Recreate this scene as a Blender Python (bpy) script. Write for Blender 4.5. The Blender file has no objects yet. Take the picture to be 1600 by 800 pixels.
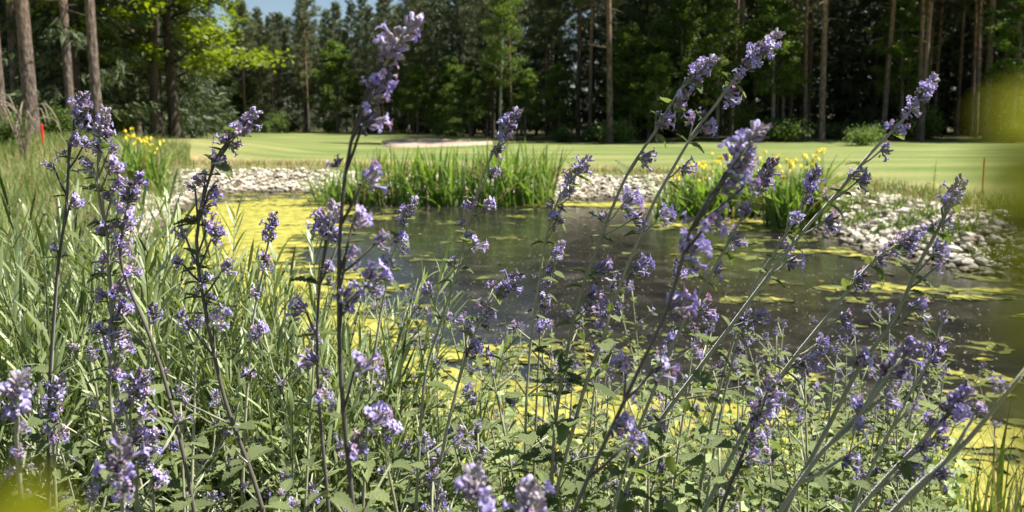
import bpy, math, random
import numpy as np
from mathutils import Vector, Matrix, Quaternion, noise

SC = bpy.context.scene
COL = SC.collection
rnd = random.Random(11)
PI = math.pi

# ------------------------------------------------------------------ camera, sky, sun, exposure
F_PX, ZC, PITCH = 1256.0, 1.1, math.radians(6.0)
cam_d = bpy.data.cameras.new("camera")
cam = bpy.data.objects.new("camera", cam_d)
COL.objects.link(cam)
cam.location = (0, 0, ZC)
cam.rotation_euler = (PI / 2 - PITCH, 0, 0)
cam_d.sensor_width = 36
CY = 192 + F_PX * math.tan(PITCH)          # row of the optical axis; the crop of the photograph sits a little below it
cam_d.shift_y = (CY - 400) / 1600
cam_d.lens = 36 * F_PX / 1600
cam_d.clip_start = 0.004
cam_d.clip_end = 5000
cam_d.dof.use_dof = True
cam_d.dof.focus_distance = 0.82
cam_d.dof.aperture_fstop = 12.5
SC.camera = cam

SUN_EL, SUN_AZ = math.radians(58), math.atan2(0.04, 0.8)
SUN_DIR = Vector((math.cos(SUN_EL) * math.cos(SUN_AZ), math.cos(SUN_EL) * math.sin(SUN_AZ), math.sin(SUN_EL)))
w = bpy.data.worlds.new("World")
SC.world = w
w.use_nodes = True
nt = w.node_tree
bg = nt.nodes["Background"]
sky = nt.nodes.new("ShaderNodeTexSky")
sky.sky_type = 'NISHITA'
sky.sun_disc = False
sky.sun_elevation = SUN_EL
sky.sun_rotation = PI / 2 - SUN_AZ
sky.air_density = 1.0
sky.dust_density = 0.6
nt.links.new(sky.outputs[0], bg.inputs[0])
bg.inputs[1].default_value = 0.05
sun_d = bpy.data.lights.new("sun", 'SUN')
sun_d.energy = 5.0
sun_d.angle = math.radians(0.5)
sun_d.color = (1.0, 0.955, 0.88)
sun = bpy.data.objects.new("sun", sun_d)
COL.objects.link(sun)
sun.rotation_euler = SUN_DIR.to_track_quat('Z', 'Y').to_euler()
SC.view_settings.view_transform = 'Standard'
SC.view_settings.look = 'None'
SC.view_settings.exposure = 1.25
SC.view_settings.gamma = 1
SC.view_settings.use_curve_mapping = False
SC.cycles.use_denoising = True
SC.cycles.max_bounces = 6
SC.cycles.diffuse_bounces = 3
SC.cycles.glossy_bounces = 3
SC.cycles.transmission_bounces = 4
SC.cycles.caustics_reflective = False
SC.cycles.caustics_refractive = False

R_, U_ = Vector((1, 0, 0)), Vector((0, math.sin(PITCH), math.cos(PITCH)))
FW = Vector((0, math.cos(PITCH), -math.sin(PITCH)))


def P(px, py, d):
    """the point of the place seen at photograph pixel (px, py), d metres out along +Y"""
    v = R_ * ((px - 800) / F_PX) + FW + U_ * ((CY - py) / F_PX)
    v = v * (d / v.y)
    return Vector((v.x, v.y, v.z + ZC))


def G(px, py, z):
    v = R_ * ((px - 800) / F_PX) + FW + U_ * ((CY - py) / F_PX)
    t = (z - ZC) / v.z
    return (v.x * t, v.y * t)


# ------------------------------------------------------------------ materials
MATS = {}


def ramp(ns, pos_cols):
    r = ns.new("ShaderNodeValToRGB")
    el = r.color_ramp.elements
    while len(el) < len(pos_cols):
        el.new(0.5)
    for e, (p, c) in zip(el, pos_cols):
        e.position = p
        e.color = (*c, 1)
    return r


def leaf_mat(name, c1, c2, trans=0.4, tcol=None, rough=0.55, sheen=0.0, nscale=60, bump=0.0, bscale=300, obj_rand=0.5, spec=0.35):
    m = bpy.data.materials.new(name)
    m.use_nodes = True
    n, l = m.node_tree.nodes, m.node_tree.links
    p = n["Principled BSDF"]
    out = n["Material Output"]
    geo = n.new("ShaderNodeNewGeometry")
    oi = n.new("ShaderNodeObjectInfo")
    tc = n.new("ShaderNodeTexCoord")
    nz = n.new("ShaderNodeTexNoise")
    nz.inputs["Scale"].default_value = nscale
    nz.inputs["Detail"].default_value = 3
    l.new(tc.outputs["Object"], nz.inputs["Vector"])
    a = n.new("ShaderNodeMath"); a.operation = 'MULTIPLY_ADD'
    l.new(oi.outputs["Random"], a.inputs[0]); a.inputs[1].default_value = obj_rand; a.inputs[2].default_value = -obj_rand / 2
    b = n.new("ShaderNodeMath"); b.operation = 'MULTIPLY_ADD'
    l.new(geo.outputs["Random Per Island"], b.inputs[0]); b.inputs[1].default_value = 0.6; l.new(a.outputs[0], b.inputs[2])
    c = n.new("ShaderNodeMath"); c.operation = 'MULTIPLY_ADD'
    l.new(nz.outputs["Fac"], c.inputs[0]); c.inputs[1].default_value = 0.7; l.new(b.outputs[0], c.inputs[2])
    d = n.new("ShaderNodeMath"); d.operation = 'SUBTRACT'
    l.new(c.outputs[0], d.inputs[0]); d.inputs[1].default_value = 0.15
    rp = ramp(n, [(0.0, c1), (1.0, c2)])
    l.new(d.outputs[0], rp.inputs[0])
    l.new(rp.outputs[0], p.inputs["Base Color"])
    p.inputs["Roughness"].default_value = rough
    p.inputs["Specular IOR Level"].default_value = spec
    p.inputs["Sheen Weight"].default_value = sheen
    p.inputs["Sheen Roughness"].default_value = 0.4
    if bump:
        v = n.new("ShaderNodeTexVoronoi")
        v.inputs["Scale"].default_value = bscale
        l.new(tc.outputs["Object"], v.inputs["Vector"])
        bp = n.new("ShaderNodeBump")
        bp.inputs["Strength"].default_value = bump
        bp.inputs["Distance"].default_value = 0.001
        l.new(v.outputs["Distance"], bp.inputs["Height"])
        l.new(bp.outputs[0], p.inputs["Normal"])
    if trans > 0:
        t = n.new("ShaderNodeBsdfTranslucent")
        mx = n.new("ShaderNodeMix"); mx.data_type = 'RGBA'; mx.blend_type = 'MULTIPLY'
        mx.inputs[0].default_value = 1
        l.new(rp.outputs[0], mx.inputs[6])
        mx.inputs[7].default_value = (*(tcol or (1.5, 1.6, 0.7)), 1)
        l.new(mx.outputs[2], t.inputs[0])
        ms = n.new("ShaderNodeMixShader")
        ms.inputs[0].default_value = trans
        l.new(p.outputs[0], ms.inputs[1]); l.new(t.outputs[0], ms.inputs[2])
        l.new(ms.outputs[0], out.inputs[0])
    MATS[name] = m
    return m


def noise_mat(name, cols, scale=8, detail=6, rough=0.85, bump=0.0, bdist=0.01, stretch=(1, 1, 1), spec=0.3, obj_rand=0.0, coord="Object"):
    m = bpy.data.materials.new(name)
    m.use_nodes = True
    n, l = m.node_tree.nodes, m.node_tree.links
    p = n["Principled BSDF"]
    tc = n.new("ShaderNodeTexCoord")
    mp = n.new("ShaderNodeMapping")
    mp.inputs["Scale"].default_value = stretch
    l.new(tc.outputs[coord], mp.inputs[0])
    nz = n.new("ShaderNodeTexNoise")
    nz.inputs["Scale"].default_value = scale
    nz.inputs["Detail"].default_value = detail
    l.new(mp.outputs[0], nz.inputs["Vector"])
    src = nz.outputs["Fac"]
    if obj_rand:
        oi = n.new("ShaderNodeObjectInfo")
        geo = n.new("ShaderNodeNewGeometry")
        s = n.new("ShaderNodeMath"); s.operation = 'ADD'
        l.new(oi.outputs["Random"], s.inputs[0]); l.new(geo.outputs["Random Per Island"], s.inputs[1])
        f = n.new("ShaderNodeMath"); f.operation = 'FRACT'
        l.new(s.outputs[0], f.inputs[0])
        a = n.new("ShaderNodeMath"); a.operation = 'MULTIPLY_ADD'
        l.new(f.outputs[0], a.inputs[0]); a.inputs[1].default_value = obj_rand; l.new(src, a.inputs[2])
        b = n.new("ShaderNodeMath"); b.operation = 'SUBTRACT'
        l.new(a.outputs[0], b.inputs[0]); b.inputs[1].default_value = obj_rand / 2
        src = b.outputs[0]
    rp = ramp(n, cols)
    l.new(src, rp.inputs[0])
    l.new(rp.outputs[0], p.inputs["Base Color"])
    p.inputs["Roughness"].default_value = rough
    p.inputs["Specular IOR Level"].default_value = spec
    if bump:
        bp = n.new("ShaderNodeBump")
        bp.inputs["Strength"].default_value = bump
        bp.inputs["Distance"].default_value = bdist
        l.new(nz.outputs["Fac"], bp.inputs["Height"])
        l.new(bp.outputs[0], p.inputs["Normal"])
    MATS[name] = m
    return m


leaf_mat("catmint_leaf", (0.05, 0.095, 0.02), (0.43, 0.51, 0.21), trans=0.2, sheen=0.05, nscale=150, bump=0.9, bscale=420)
leaf_mat("lavender_leaf", (0.04, 0.075, 0.018), (0.41, 0.47, 0.215), trans=0.22, tcol=(1.4, 1.5, 0.5), sheen=0.05, nscale=25, rough=0.42, spec=0.5)
leaf_mat("stem_skin", (0.18, 0.19, 0.09), (0.38, 0.38, 0.24), trans=0.0, sheen=0.5, nscale=40, bump=0.3, bscale=900)
leaf_mat("stem_dark", (0.04, 0.035, 0.03), (0.15, 0.135, 0.10), trans=0.0, sheen=0.4, nscale=40)
leaf_mat("calyx", (0.06, 0.035, 0.065), (0.52, 0.44, 0.50), trans=0.1, tcol=(1.2, 1.1, 1.2), sheen=0.5, nscale=120)
leaf_mat("petal", (0.20, 0.15, 0.46), (0.74, 0.67, 0.90), trans=0.25, tcol=(1.1, 1.05, 1.15), sheen=0.1, nscale=160, rough=0.6)
leaf_mat("petal_faded", (0.38, 0.22, 0.38), (0.74, 0.60, 0.74), trans=0.3, tcol=(1.2, 1.0, 1.1), nscale=160, rough=0.6)
leaf_mat("iris_leaf", (0.085, 0.145, 0.028), (0.27, 0.37, 0.10), trans=0.4, tcol=(1.3, 1.5, 0.5), nscale=3)
leaf_mat("iris_petal", (0.75, 0.55, 0.02), (0.90, 0.75, 0.06), trans=0.3, tcol=(1.1, 1.0, 0.6))
leaf_mat("pine_needles", (0.04, 0.058, 0.024), (0.20, 0.225, 0.105), trans=0.15, nscale=0.5, obj_rand=0.4)
leaf_mat("spruce_needles", (0.022, 0.036, 0.014), (0.10, 0.13, 0.052), trans=0.12, nscale=0.5, obj_rand=0.4)
leaf_mat("broad_leaf", (0.04, 0.068, 0.012), (0.15, 0.22, 0.04), trans=0.4, tcol=(1.6, 1.7, 0.5), nscale=0.4, obj_rand=0.5)
leaf_mat("maple_leaf", (0.09, 0.13, 0.012), (0.26, 0.32, 0.03), trans=0.5, tcol=(1.6, 1.6, 0.4), nscale=0.4, obj_rand=0.2)
leaf_mat("grass_blade", (0.06, 0.10, 0.022), (0.21, 0.28, 0.075), trans=0.3, nscale=1.5)
leaf_mat("dry_blade", (0.22, 0.18, 0.08), (0.46, 0.38, 0.20), trans=0.2, tcol=(1.2, 1.1, 0.8), nscale=1.5)
leaf_mat("bush_leaf", (0.05, 0.085, 0.018), (0.16, 0.23, 0.05), trans=0.4, nscale=0.6)
leaf_mat("willow_leaf", (0.20, 0.215, 0.008), (0.32, 0.33, 0.012), trans=0.5, rough=0.8, spec=0.1, tcol=(1.7, 1.65, 0.35), nscale=80)
leaf_mat("willow_leaf_shaded", (0.085, 0.095, 0.008), (0.14, 0.15, 0.012), trans=0.45, rough=0.9, spec=0.05, tcol=(1.3, 1.2, 0.4), nscale=80)  # darker copy of the willow leaf, shade painted into its colour
leaf_mat("pale_leaf", (0.17, 0.18, 0.10), (0.24, 0.25, 0.15), trans=0.3, tcol=(1.1, 1.1, 0.9), nscale=80)
noise_mat("stone", [(0.05, (0.20, 0.16, 0.11)), (0.35, (0.50, 0.445, 0.345)), (0.8, (0.70, 0.645, 0.54))], scale=9, bump=0.5, bdist=0.01, obj_rand=0.75)
noise_mat("bark_low", [(0.3, (0.045, 0.03, 0.022)), (0.55, (0.16, 0.11, 0.08)), (0.75, (0.30, 0.22, 0.17))], scale=7, stretch=(1, 1, 0.22), bump=1.0, bdist=0.06)
noise_mat("bark_grey", [(0.3, (0.06, 0.05, 0.042)), (0.55, (0.19, 0.16, 0.13)), (0.75, (0.34, 0.29, 0.25))], scale=7, stretch=(1, 1, 0.22), bump=1.0, bdist=0.06)
noise_mat("bark_dark", [(0.3, (0.02, 0.015, 0.012)), (0.6, (0.06, 0.045, 0.035)), (0.8, (0.11, 0.085, 0.065))], scale=7, stretch=(1, 1, 0.2), bump=1.0, bdist=0.06)
noise_mat("bark_birch", [(0.35, (0.05, 0.045, 0.04)), (0.5, (0.5, 0.47, 0.42)), (0.8, (0.62, 0.6, 0.55))], scale=5, stretch=(1, 1, 0.6), bump=0.4, bdist=0.02)
noise_mat("sand", [(0.3, (0.30, 0.23, 0.165)), (0.7, (0.42, 0.335, 0.25))], scale=3, bump=0.3, bdist=0.03)
noise_mat("red_paint", [(0.3, (0.55, 0.02, 0.015)), (0.7, (0.70, 0.04, 0.02))], scale=20, rough=0.5)
noise_mat("dead_twig", [(0.3, (0.14, 0.11, 0.08)), (0.7, (0.34, 0.28, 0.22))], scale=30)
noise_mat("litter", [(0.3, (0.06, 0.045, 0.03)), (0.55, (0.20, 0.15, 0.09)), (0.8, (0.40, 0.33, 0.22))], scale=60, bump=0.5, bdist=0.004)


def wet_foot():
    """stones stand darker where the pond wets them, up to a hand's breadth above the water"""
    m = MATS["stone"]
    n, l = m.node_tree.nodes, m.node_tree.links
    p = n["Principled BSDF"]
    old = p.inputs["Base Color"].links[0].from_socket
    geo = n.new("ShaderNodeNewGeometry")
    sx = n.new("ShaderNodeSeparateXYZ"); l.new(geo.outputs["Position"], sx.inputs[0])
    mr = n.new("ShaderNodeMapRange"); mr.inputs[1].default_value = -0.48; mr.inputs[2].default_value = -0.38
    l.new(sx.outputs[2], mr.inputs[0])
    mx = n.new("ShaderNodeMix"); mx.data_type = 'RGBA'
    l.new(mr.outputs[0], mx.inputs[0]); mx.inputs[6].default_value = (0.10, 0.085, 0.05, 1); l.new(old, mx.inputs[7])
    l.new(mx.outputs[2], p.inputs["Base Color"])


wet_foot()


def pine_bark():
    """grey scaly bark low down, orange and flaky higher up, as Scots pines have it"""
    m = noise_mat("pine_bark", [(0.3, (0.03, 0.022, 0.018)), (0.55, (0.13, 0.10, 0.08)), (0.75, (0.27, 0.215, 0.18))], scale=13, stretch=(1, 1, 0.35), bump=1.0, bdist=0.06)
    n, l = m.node_tree.nodes, m.node_tree.links
    p = n["Principled BSDF"]
    old = p.inputs["Base Color"].links[0].from_socket
    tc = n.new("ShaderNodeTexCoord")
    sx = n.new("ShaderNodeSeparateXYZ")
    l.new(tc.outputs["Object"], sx.inputs[0])
    mr = n.new("ShaderNodeMapRange")
    mr.inputs[1].default_value = 3; mr.inputs[2].default_value = 8
    l.new(sx.outputs[2], mr.inputs[0])
    nz = n.new("ShaderNodeTexNoise"); nz.inputs["Scale"].default_value = 4
    l.new(tc.outputs["Object"], nz.inputs["Vector"])
    r2 = ramp(n, [(0.35, (0.12, 0.07, 0.045)), (0.65, (0.34, 0.20, 0.13))])
    l.new(nz.outputs["Fac"], r2.inputs[0])
    mx = n.new("ShaderNodeMix"); mx.data_type = 'RGBA'
    l.new(mr.outputs[0], mx.inputs[0]); l.new(old, mx.inputs[6]); l.new(r2.outputs[0], mx.inputs[7])
    l.new(mx.outputs[2], p.inputs["Base Color"])
    return m


pine_bark()


def ground_mat():
    m = bpy.data.materials.new("ground")
    m.use_nodes = True
    n, l = m.node_tree.nodes, m.node_tree.links
    p = n["Principled BSDF"]
    p.inputs["Roughness"].default_value = 0.95
    p.inputs["Specular IOR Level"].default_value = 0.15
    tc = n.new("ShaderNodeTexCoord")
    at = n.new("ShaderNodeVertexColor"); at.layer_name = "zone"
    sp = n.new("ShaderNodeSeparateColor"); l.new(at.outputs[0], sp.inputs[0])

    def nz(s, d=5):
        t = n.new("ShaderNodeTexNoise"); t.inputs["Scale"].default_value = s; t.inputs["Detail"].default_value = d
        l.new(tc.outputs["Object"], t.inputs["Vector"]); return t
    lawn = ramp(n, [(0.3, (0.095, 0.135, 0.034)), (0.55, (0.15, 0.185, 0.055)), (0.8, (0.235, 0.235, 0.085))])
    a, b = nz(0.22), nz(9)
    mxn = n.new("ShaderNodeMath"); mxn.operation = 'MULTIPLY_ADD'
    l.new(b.outputs["Fac"], mxn.inputs[0]); mxn.inputs[1].default_value = 0.45
    sb = n.new("ShaderNodeMath"); sb.operation = 'SUBTRACT'; l.new(a.outputs["Fac"], sb.inputs[0]); sb.inputs[1].default_value = 0.22
    l.new(sb.outputs[0], mxn.inputs[2])
    wv = n.new("ShaderNodeTexWave"); wv.wave_type = 'BANDS'; wv.bands_direction = 'Y'
    wv.inputs["Scale"].default_value = 0.10; wv.inputs["Distortion"].default_value = 2.5; wv.inputs["Detail"].default_value = 3; wv.inputs["Detail Scale"].default_value = 0.6
    l.new(tc.outputs["Object"], wv.inputs["Vector"])
    st = n.new("ShaderNodeMath"); st.operation = 'MULTIPLY_ADD'
    l.new(wv.outputs["Fac"], st.inputs[0]); st.inputs[1].default_value = 0.22; l.new(mxn.outputs[0], st.inputs[2])
    st2 = n.new("ShaderNodeMath"); st2.operation = 'SUBTRACT'; l.new(st.outputs[0], st2.inputs[0]); st2.inputs[1].default_value = 0.08
    l.new(st2.outputs[0], lawn.inputs[0])
    soil = ramp(n, [(0.3, (0.035, 0.028, 0.018)), (0.55, (0.10, 0.08, 0.05)), (0.8, (0.24, 0.20, 0.13))])
    s2 = nz(25, 8); l.new(s2.outputs["Fac"], soil.inputs[0])
    dry = ramp(n, [(0.3, (0.20, 0.17, 0.07)), (0.6, (0.36, 0.29, 0.14)), (0.8, (0.42, 0.35, 0.20))])
    s3 = nz(5, 8); l.new(s3.outputs["Fac"], dry.inputs[0])
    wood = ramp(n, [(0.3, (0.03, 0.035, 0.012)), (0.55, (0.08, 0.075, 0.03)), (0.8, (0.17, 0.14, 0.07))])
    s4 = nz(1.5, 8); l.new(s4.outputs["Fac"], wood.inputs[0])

    def mix(f, x, y):
        q = n.new("ShaderNodeMix"); q.data_type = 'RGBA'
        l.new(f, q.inputs[0]); l.new(x, q.inputs[6]); l.new(y, q.inputs[7]); return q.outputs[2]
    c = mix(sp.outputs[1], lawn.outputs[0], dry.outputs[0])
    c = mix(sp.outputs[0], c, soil.outputs[0])
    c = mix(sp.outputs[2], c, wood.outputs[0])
    l.new(c, p.inputs["Base Color"])
    bp = n.new("ShaderNodeBump"); bp.inputs["Strength"].default_value = 0.7; bp.inputs["Distance"].default_value = 0.03
    g = nz(30, 6); l.new(g.outputs["Fac"], bp.inputs["Height"]); l.new(bp.outputs[0], p.inputs["Normal"])
    MATS["ground"] = m


ground_mat()


def water_mat():
    m = bpy.data.materials.new("pond_water")
    m.use_nodes = True
    n, l = m.node_tree.nodes, m.node_tree.links
    p = n["Principled BSDF"]
    tc = n.new("ShaderNodeTexCoord")
    nz = n.new("ShaderNodeTexNoise"); nz.inputs["Scale"].default_value = 2.2; nz.inputs["Detail"].default_value = 12; nz.inputs["Roughness"].default_value = 0.7
    l.new(tc.outputs["Object"], nz.inputs["Vector"])
    r = ramp(n, [(0.35, (0.009, 0.009, 0.010)), (0.55, (0.024, 0.022, 0.018)), (0.70, (0.065, 0.060, 0.045))])
    l.new(nz.outputs["Fac"], r.inputs[0]); l.new(r.outputs[0], p.inputs["Base Color"])
    p.inputs["Roughness"].default_value = 0.03
    p.inputs["IOR"].default_value = 1.333
    mp = n.new("ShaderNodeMapping"); mp.inputs["Scale"].default_value = (1, 1.7, 1)
    l.new(tc.outputs["Object"], mp.inputs[0])
    w1 = n.new("ShaderNodeTexNoise"); w1.inputs["Scale"].default_value = 22; w1.inputs["Detail"].default_value = 5
    l.new(mp.outputs[0], w1.inputs["Vector"])
    bp = n.new("ShaderNodeBump"); bp.inputs["Strength"].default_value = 0.15; bp.inputs["Distance"].default_value = 0.012
    l.new(w1.outputs["Fac"], bp.inputs["Height"]); l.new(bp.outputs[0], p.inputs["Normal"])
    MATS["water"] = m


water_mat()
noise_mat("algae", [(0.25, (0.10, 0.11, 0.016)), (0.45, (0.24, 0.225, 0.032)), (0.75, (0.44, 0.40, 0.085))], scale=6, detail=12, bump=1.0, bdist=0.05, rough=0.8)
noise_mat("algae_thin", [(0.3, (0.06, 0.065, 0.016)), (0.6, (0.13, 0.14, 0.03)), (0.8, (0.24, 0.25, 0.06))], scale=6, detail=8, bump=0.4, bdist=0.01, rough=0.5)
noise_mat("speck", [(0.3, (0.16, 0.15, 0.11)), (0.7, (0.42, 0.40, 0.33))], scale=20)


# ------------------------------------------------------------------ mesh helpers
class MB:
    def __init__(s):
        s.v, s.f, s.m = [], [], []

    def add(s, vs, fs, mi=0):
        o = len(s.v)
        s.v.extend([tuple(q) for q in vs])
        for f in fs:
            s.f.append(tuple(i + o for i in f)); s.m.append(mi)

    def tube(s, pts, rads, n=6, mi=0, cap=True):
        pts = [Vector(p) for p in pts]
        k = len(pts)
        vs, fs = [], []
        prev = None
        for i, p in enumerate(pts):
            t = (pts[min(i + 1, k - 1)] - pts[max(i - 1, 0)])
            t = t.normalized() if t.length > 1e-9 else Vector((0, 0, 1))
            if prev is None:
                a = t.orthogonal().normalized()
            else:
                a = prev - t * prev.dot(t)
                a = a.normalized() if a.length > 1e-6 else t.orthogonal().normalized()
            prev = a
            b = t.cross(a)
            r = rads[i] if hasattr(rads, '__len__') else rads
            for j in range(n):
                an = 2 * PI * j / n
                vs.append(p + a * (r * math.cos(an)) + b * (r * math.sin(an)))
        for i in range(k - 1):
            for j in range(n):
                fs.append((i * n + j, i * n + (j + 1) % n, (i + 1) * n + (j + 1) % n, (i + 1) * n + j))
        if cap:
            fs.append(tuple(range((k - 1) * n, k * n)))
            fs.append(tuple(reversed(range(n))))
        s.add(vs, fs, mi)

    def mesh(s, name, mats, smooth=True):
        me = bpy.data.meshes.new(name)
        me.from_pydata(s.v, [], s.f)
        for q in ([mats] if isinstance(mats, str) else mats):
            me.materials.append(MATS[q])
        if len(me.polygons):
            me.polygons.foreach_set("material_index", s.m)
            if smooth:
                me.polygons.foreach_set("use_smooth", [True] * len(me.polygons))
        me.update()
        return me


def obj(name, me, parent=None, loc=(0, 0, 0), quat=None, scale=None):
    o = bpy.data.objects.new(name, me)
    COL.objects.link(o)
    if parent is not None:
        o.parent = parent
    o.location = loc
    if quat is not None:
        o.rotation_mode = 'QUATERNION'; o.rotation_quaternion = quat
    if scale is not None:
        o.scale = (scale,) * 3 if not hasattr(scale, '__len__') else scale
    return o


def thing(name, label, cat, loc, group=None, rotz=0, scale=1):
    o = bpy.data.objects.new(name, None)
    COL.objects.link(o)
    o.empty_display_size = 0.1
    o.location = loc; o.rotation_euler = (0, 0, rotz); o.scale = (scale,) * 3
    o['label'] = label; o['category'] = cat
    if group:
        o['group'] = group
    return o


def struct(name, me, kind='structure', loc=(0, 0, 0)):
    o = obj(name, me, None, loc); o['kind'] = kind
    return o


def copy_tree(o, parent=None):
    c = o.copy(); COL.objects.link(c)
    if parent is not None:
        c.parent = parent
    for ch in KIDS.get(o.name, []):
        copy_tree(ch, c)
    return c


KIDS = {}


def index_kids(root):
    """children lists for a prototype, gathered once (obj.children scans the whole file)"""
    fam = [root]
    allc = {}
    for o in bpy.data.objects:
        if o.parent is not None:
            allc.setdefault(o.parent.name, []).append(o)
    while fam:
        q = fam.pop()
        KIDS[q.name] = allc.get(q.name, [])
        fam.extend(KIDS[q.name])


def frame(yaxis, up=Vector((0, 0, 1))):
    """rotation whose local Y is yaxis and local Z as near up as it goes"""
    y = yaxis.normalized()
    z = up - y * up.dot(y)
    z = z.normalized() if z.length > 1e-4 else y.orthogonal().normalized()
    x = y.cross(z)
    return Matrix((x, y, z)).transposed().to_quaternion()


def frame_z(zaxis, up=Vector((0, 0, 1))):
    """rotation whose local Z is zaxis and local Y as near up as it goes"""
    z = zaxis.normalized()
    y = up - z * up.dot(z)
    y = y.normalized() if y.length > 1e-4 else z.orthogonal().normalized()
    x = y.cross(z)
    return Matrix((x, y, z)).transposed().to_quaternion()


def rvec(r=rnd):
    while True:
        v = Vector((r.uniform(-1, 1), r.uniform(-1, 1), r.uniform(-1, 1)))
        if 0.05 < v.length < 1:
            return v.normalized()


def spline(pts, step):
    pts = [Vector(p) for p in pts]
    q = [pts[0] * 2 - pts[1]] + pts + [pts[-1] * 2 - pts[-2]]
    out = []
    for i in range(1, len(q) - 2):
        p0, p1, p2, p3 = q[i - 1:i + 3]
        n = max(1, int((p2 - p1).length / step))
        for k in range(n):
            t = k / n
            out.append(0.5 * ((2 * p1) + (p2 - p0) * t + (2 * p0 - 5 * p1 + 4 * p2 - p3) * t * t + (3 * p1 - p0 - 3 * p2 + p3) * t ** 3))
    out.append(pts[-1])
    return out


# ------------------------------------------------------------------ the pond outline and the ground
WZ = -0.5
POND = [G(*q, WZ) for q in ((240, 400), (262, 372), (296, 336), (335, 306), (410, 302), (480, 304), (600, 317), (740, 318), (870, 317), (950, 313),
                            (1015, 320), (1110, 333), (1180, 345), (1250, 366), (1330, 398), (1440, 421), (1600, 446))]
POND += [(6.6, 6.6), (6.0, 4.6), (4.6, 3.6), (3.0, 3.15), (1.6, 3.0), (0.5, 2.95), (-0.5, 3.1), (-1.2, 3.6), (-1.9, 4.8), (-2.7, 6.4), (-3.4, 8.0)]
PA = np.array(POND)


def sdist(x, y):
    """signed distance to the shore: positive on land"""
    x = np.asarray(x, float); y = np.asarray(y, float)
    best = np.full(x.shape, 1e9)
    inside = np.zeros(x.shape, bool)
    n = len(PA)
    for i in range(n):
        ax, ay = PA[i]; bx, by = PA[(i + 1) % n]
        dx, dy = bx - ax, by - ay
        t = np.clip(((x - ax) * dx + (y - ay) * dy) / (dx * dx + dy * dy), 0, 1)
        best = np.minimum(best, np.hypot(x - ax - t * dx, y - ay - t * dy))
        c = ((ay > y) != (by > y)) & (x < (bx - ax) * (y - ay) / (by - ay + 1e-12) + ax)
        inside ^= c
    return np.where(inside, -best, best)


def sd1(x, y):
    best = 1e9; c = False
    n = len(POND)
    for i in range(n):
        ax, ay = POND[i]; bx, by = POND[(i + 1) % n]
        dx, dy = bx - ax, by - ay
        t = ((x - ax) * dx + (y - ay) * dy) / (dx * dx + dy * dy)
        t = 0 if t < 0 else 1 if t > 1 else t
        e = (x - ax - t * dx) ** 2 + (y - ay - t * dy) ** 2
        if e < best:
            best = e
        if ((ay > y) != (by > y)) and x < dx * (y - ay) / (by - ay + 1e-12) + ax:
            c = not c
    best = best ** 0.5
    return -best if c else best


def sm(a, b, x):
    t = np.clip((x - a) / (b - a), 0, 1)
    return t * t * (3 - 2 * t)


def height(x, y):
    x = np.asarray(x, float); y = np.asarray(y, float)
    d = sdist(x, y)
    near = 0.32 * (1 - sm(3.0, 9.0, y)) * (1 - 0.6 * sm(2.0, 6.0, x))
    mound = 0.5 * sm(6.5, 12, -x) * sm(14, 22, y) * (1 - sm(30, 46, y))
    und = 0.05 * np.sin(x * 0.31 + 1.0) * np.sin(y * 0.23) * sm(8, 20, y)
    rise = 0.25 * sm(38, 50, y) * sm(4, 14, x)
    tgt = near + mound + und + rise
    out = WZ - 0.06 + (tgt - WZ + 0.06) * sm(0.0, 1.7, d)
    ins = WZ - 0.06 - 0.5 * sm(0.0, 1.6, -d)
    return np.where(d > 0, out, ins)


def H(x, y):
    return float(height(np.array([x]), np.array([y]))[0])


def build_ground():
    def axis(lo, hi, step, far, g=1.22):
        a = list(np.arange(lo, hi + 1e-6, step))
        s, v = step, hi
        while v < far:
            s *= g; v += s; a.append(v)
        s, v = step, lo
        b = []
        while v > -far:
            s *= g; v -= s; b.append(v)
        return np.array(b[::-1] + a)
    xs = axis(-11, 11, 0.16, 1500)
    ys = axis(-1, 22, 0.16, 1500)
    X, Y = np.meshgrid(xs, ys)
    Z = height(X, Y)
    D = sdist(X, Y)
    rng = np.random.default_rng(3)
    bank = (D > -3) & (D < 2.2)
    Z = Z + np.where(bank, rng.normal(0, 0.012, Z.shape), 0)
    V = np.stack([X, Y, Z], -1).reshape(-1, 3)
    ny, nx = X.shape
    idx = np.arange(nx * ny).reshape(ny, nx)
    Fq = np.stack([idx[:-1, :-1], idx[:-1, 1:], idx[1:, 1:], idx[1:, :-1]], -1).reshape(-1, 4)
    me = bpy.data.meshes.new("ground")
    me.vertices.add(len(V)); me.vertices.foreach_set("co", V.ravel())
    me.loops.add(Fq.size); me.loops.foreach_set("vertex_index", Fq.ravel().astype(np.int32))
    me.polygons.add(len(Fq)); me.polygons.foreach_set("loop_start", np.arange(0, Fq.size, 4, dtype=np.int32))
    me.polygons.foreach_set("use_smooth", [True] * len(Fq))
    me.update(calc_edges=True); me.validate()
    soil = np.maximum(1 - sm(0.9, 1.8, D), (1 - sm(2.0, 4.2, Y)) * (1 - sm(4, 7, np.abs(X))))
    dry = sm(1.2, 2.0, D) * (1 - sm(3.0, 7.5, D)) * sm(9, 13, Y) * (0.95 - 0.7 * sm(0, 6, X)) + 0.5 * sm(7, 10, -X) * sm(14, 18, Y) * (1 - sm(26, 40, Y)) * (1 - 0.5 * sm(-13, -9, X))
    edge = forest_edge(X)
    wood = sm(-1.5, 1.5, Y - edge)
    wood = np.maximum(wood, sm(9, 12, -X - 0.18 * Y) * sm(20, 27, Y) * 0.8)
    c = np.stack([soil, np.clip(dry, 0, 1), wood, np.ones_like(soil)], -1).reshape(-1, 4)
    ca = me.color_attributes.new("zone", 'FLOAT_COLOR', 'POINT')
    ca.data.foreach_set("color", c.astype(np.float32).ravel())
    me.materials.append(MATS["ground"])
    return struct("ground", me)


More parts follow.
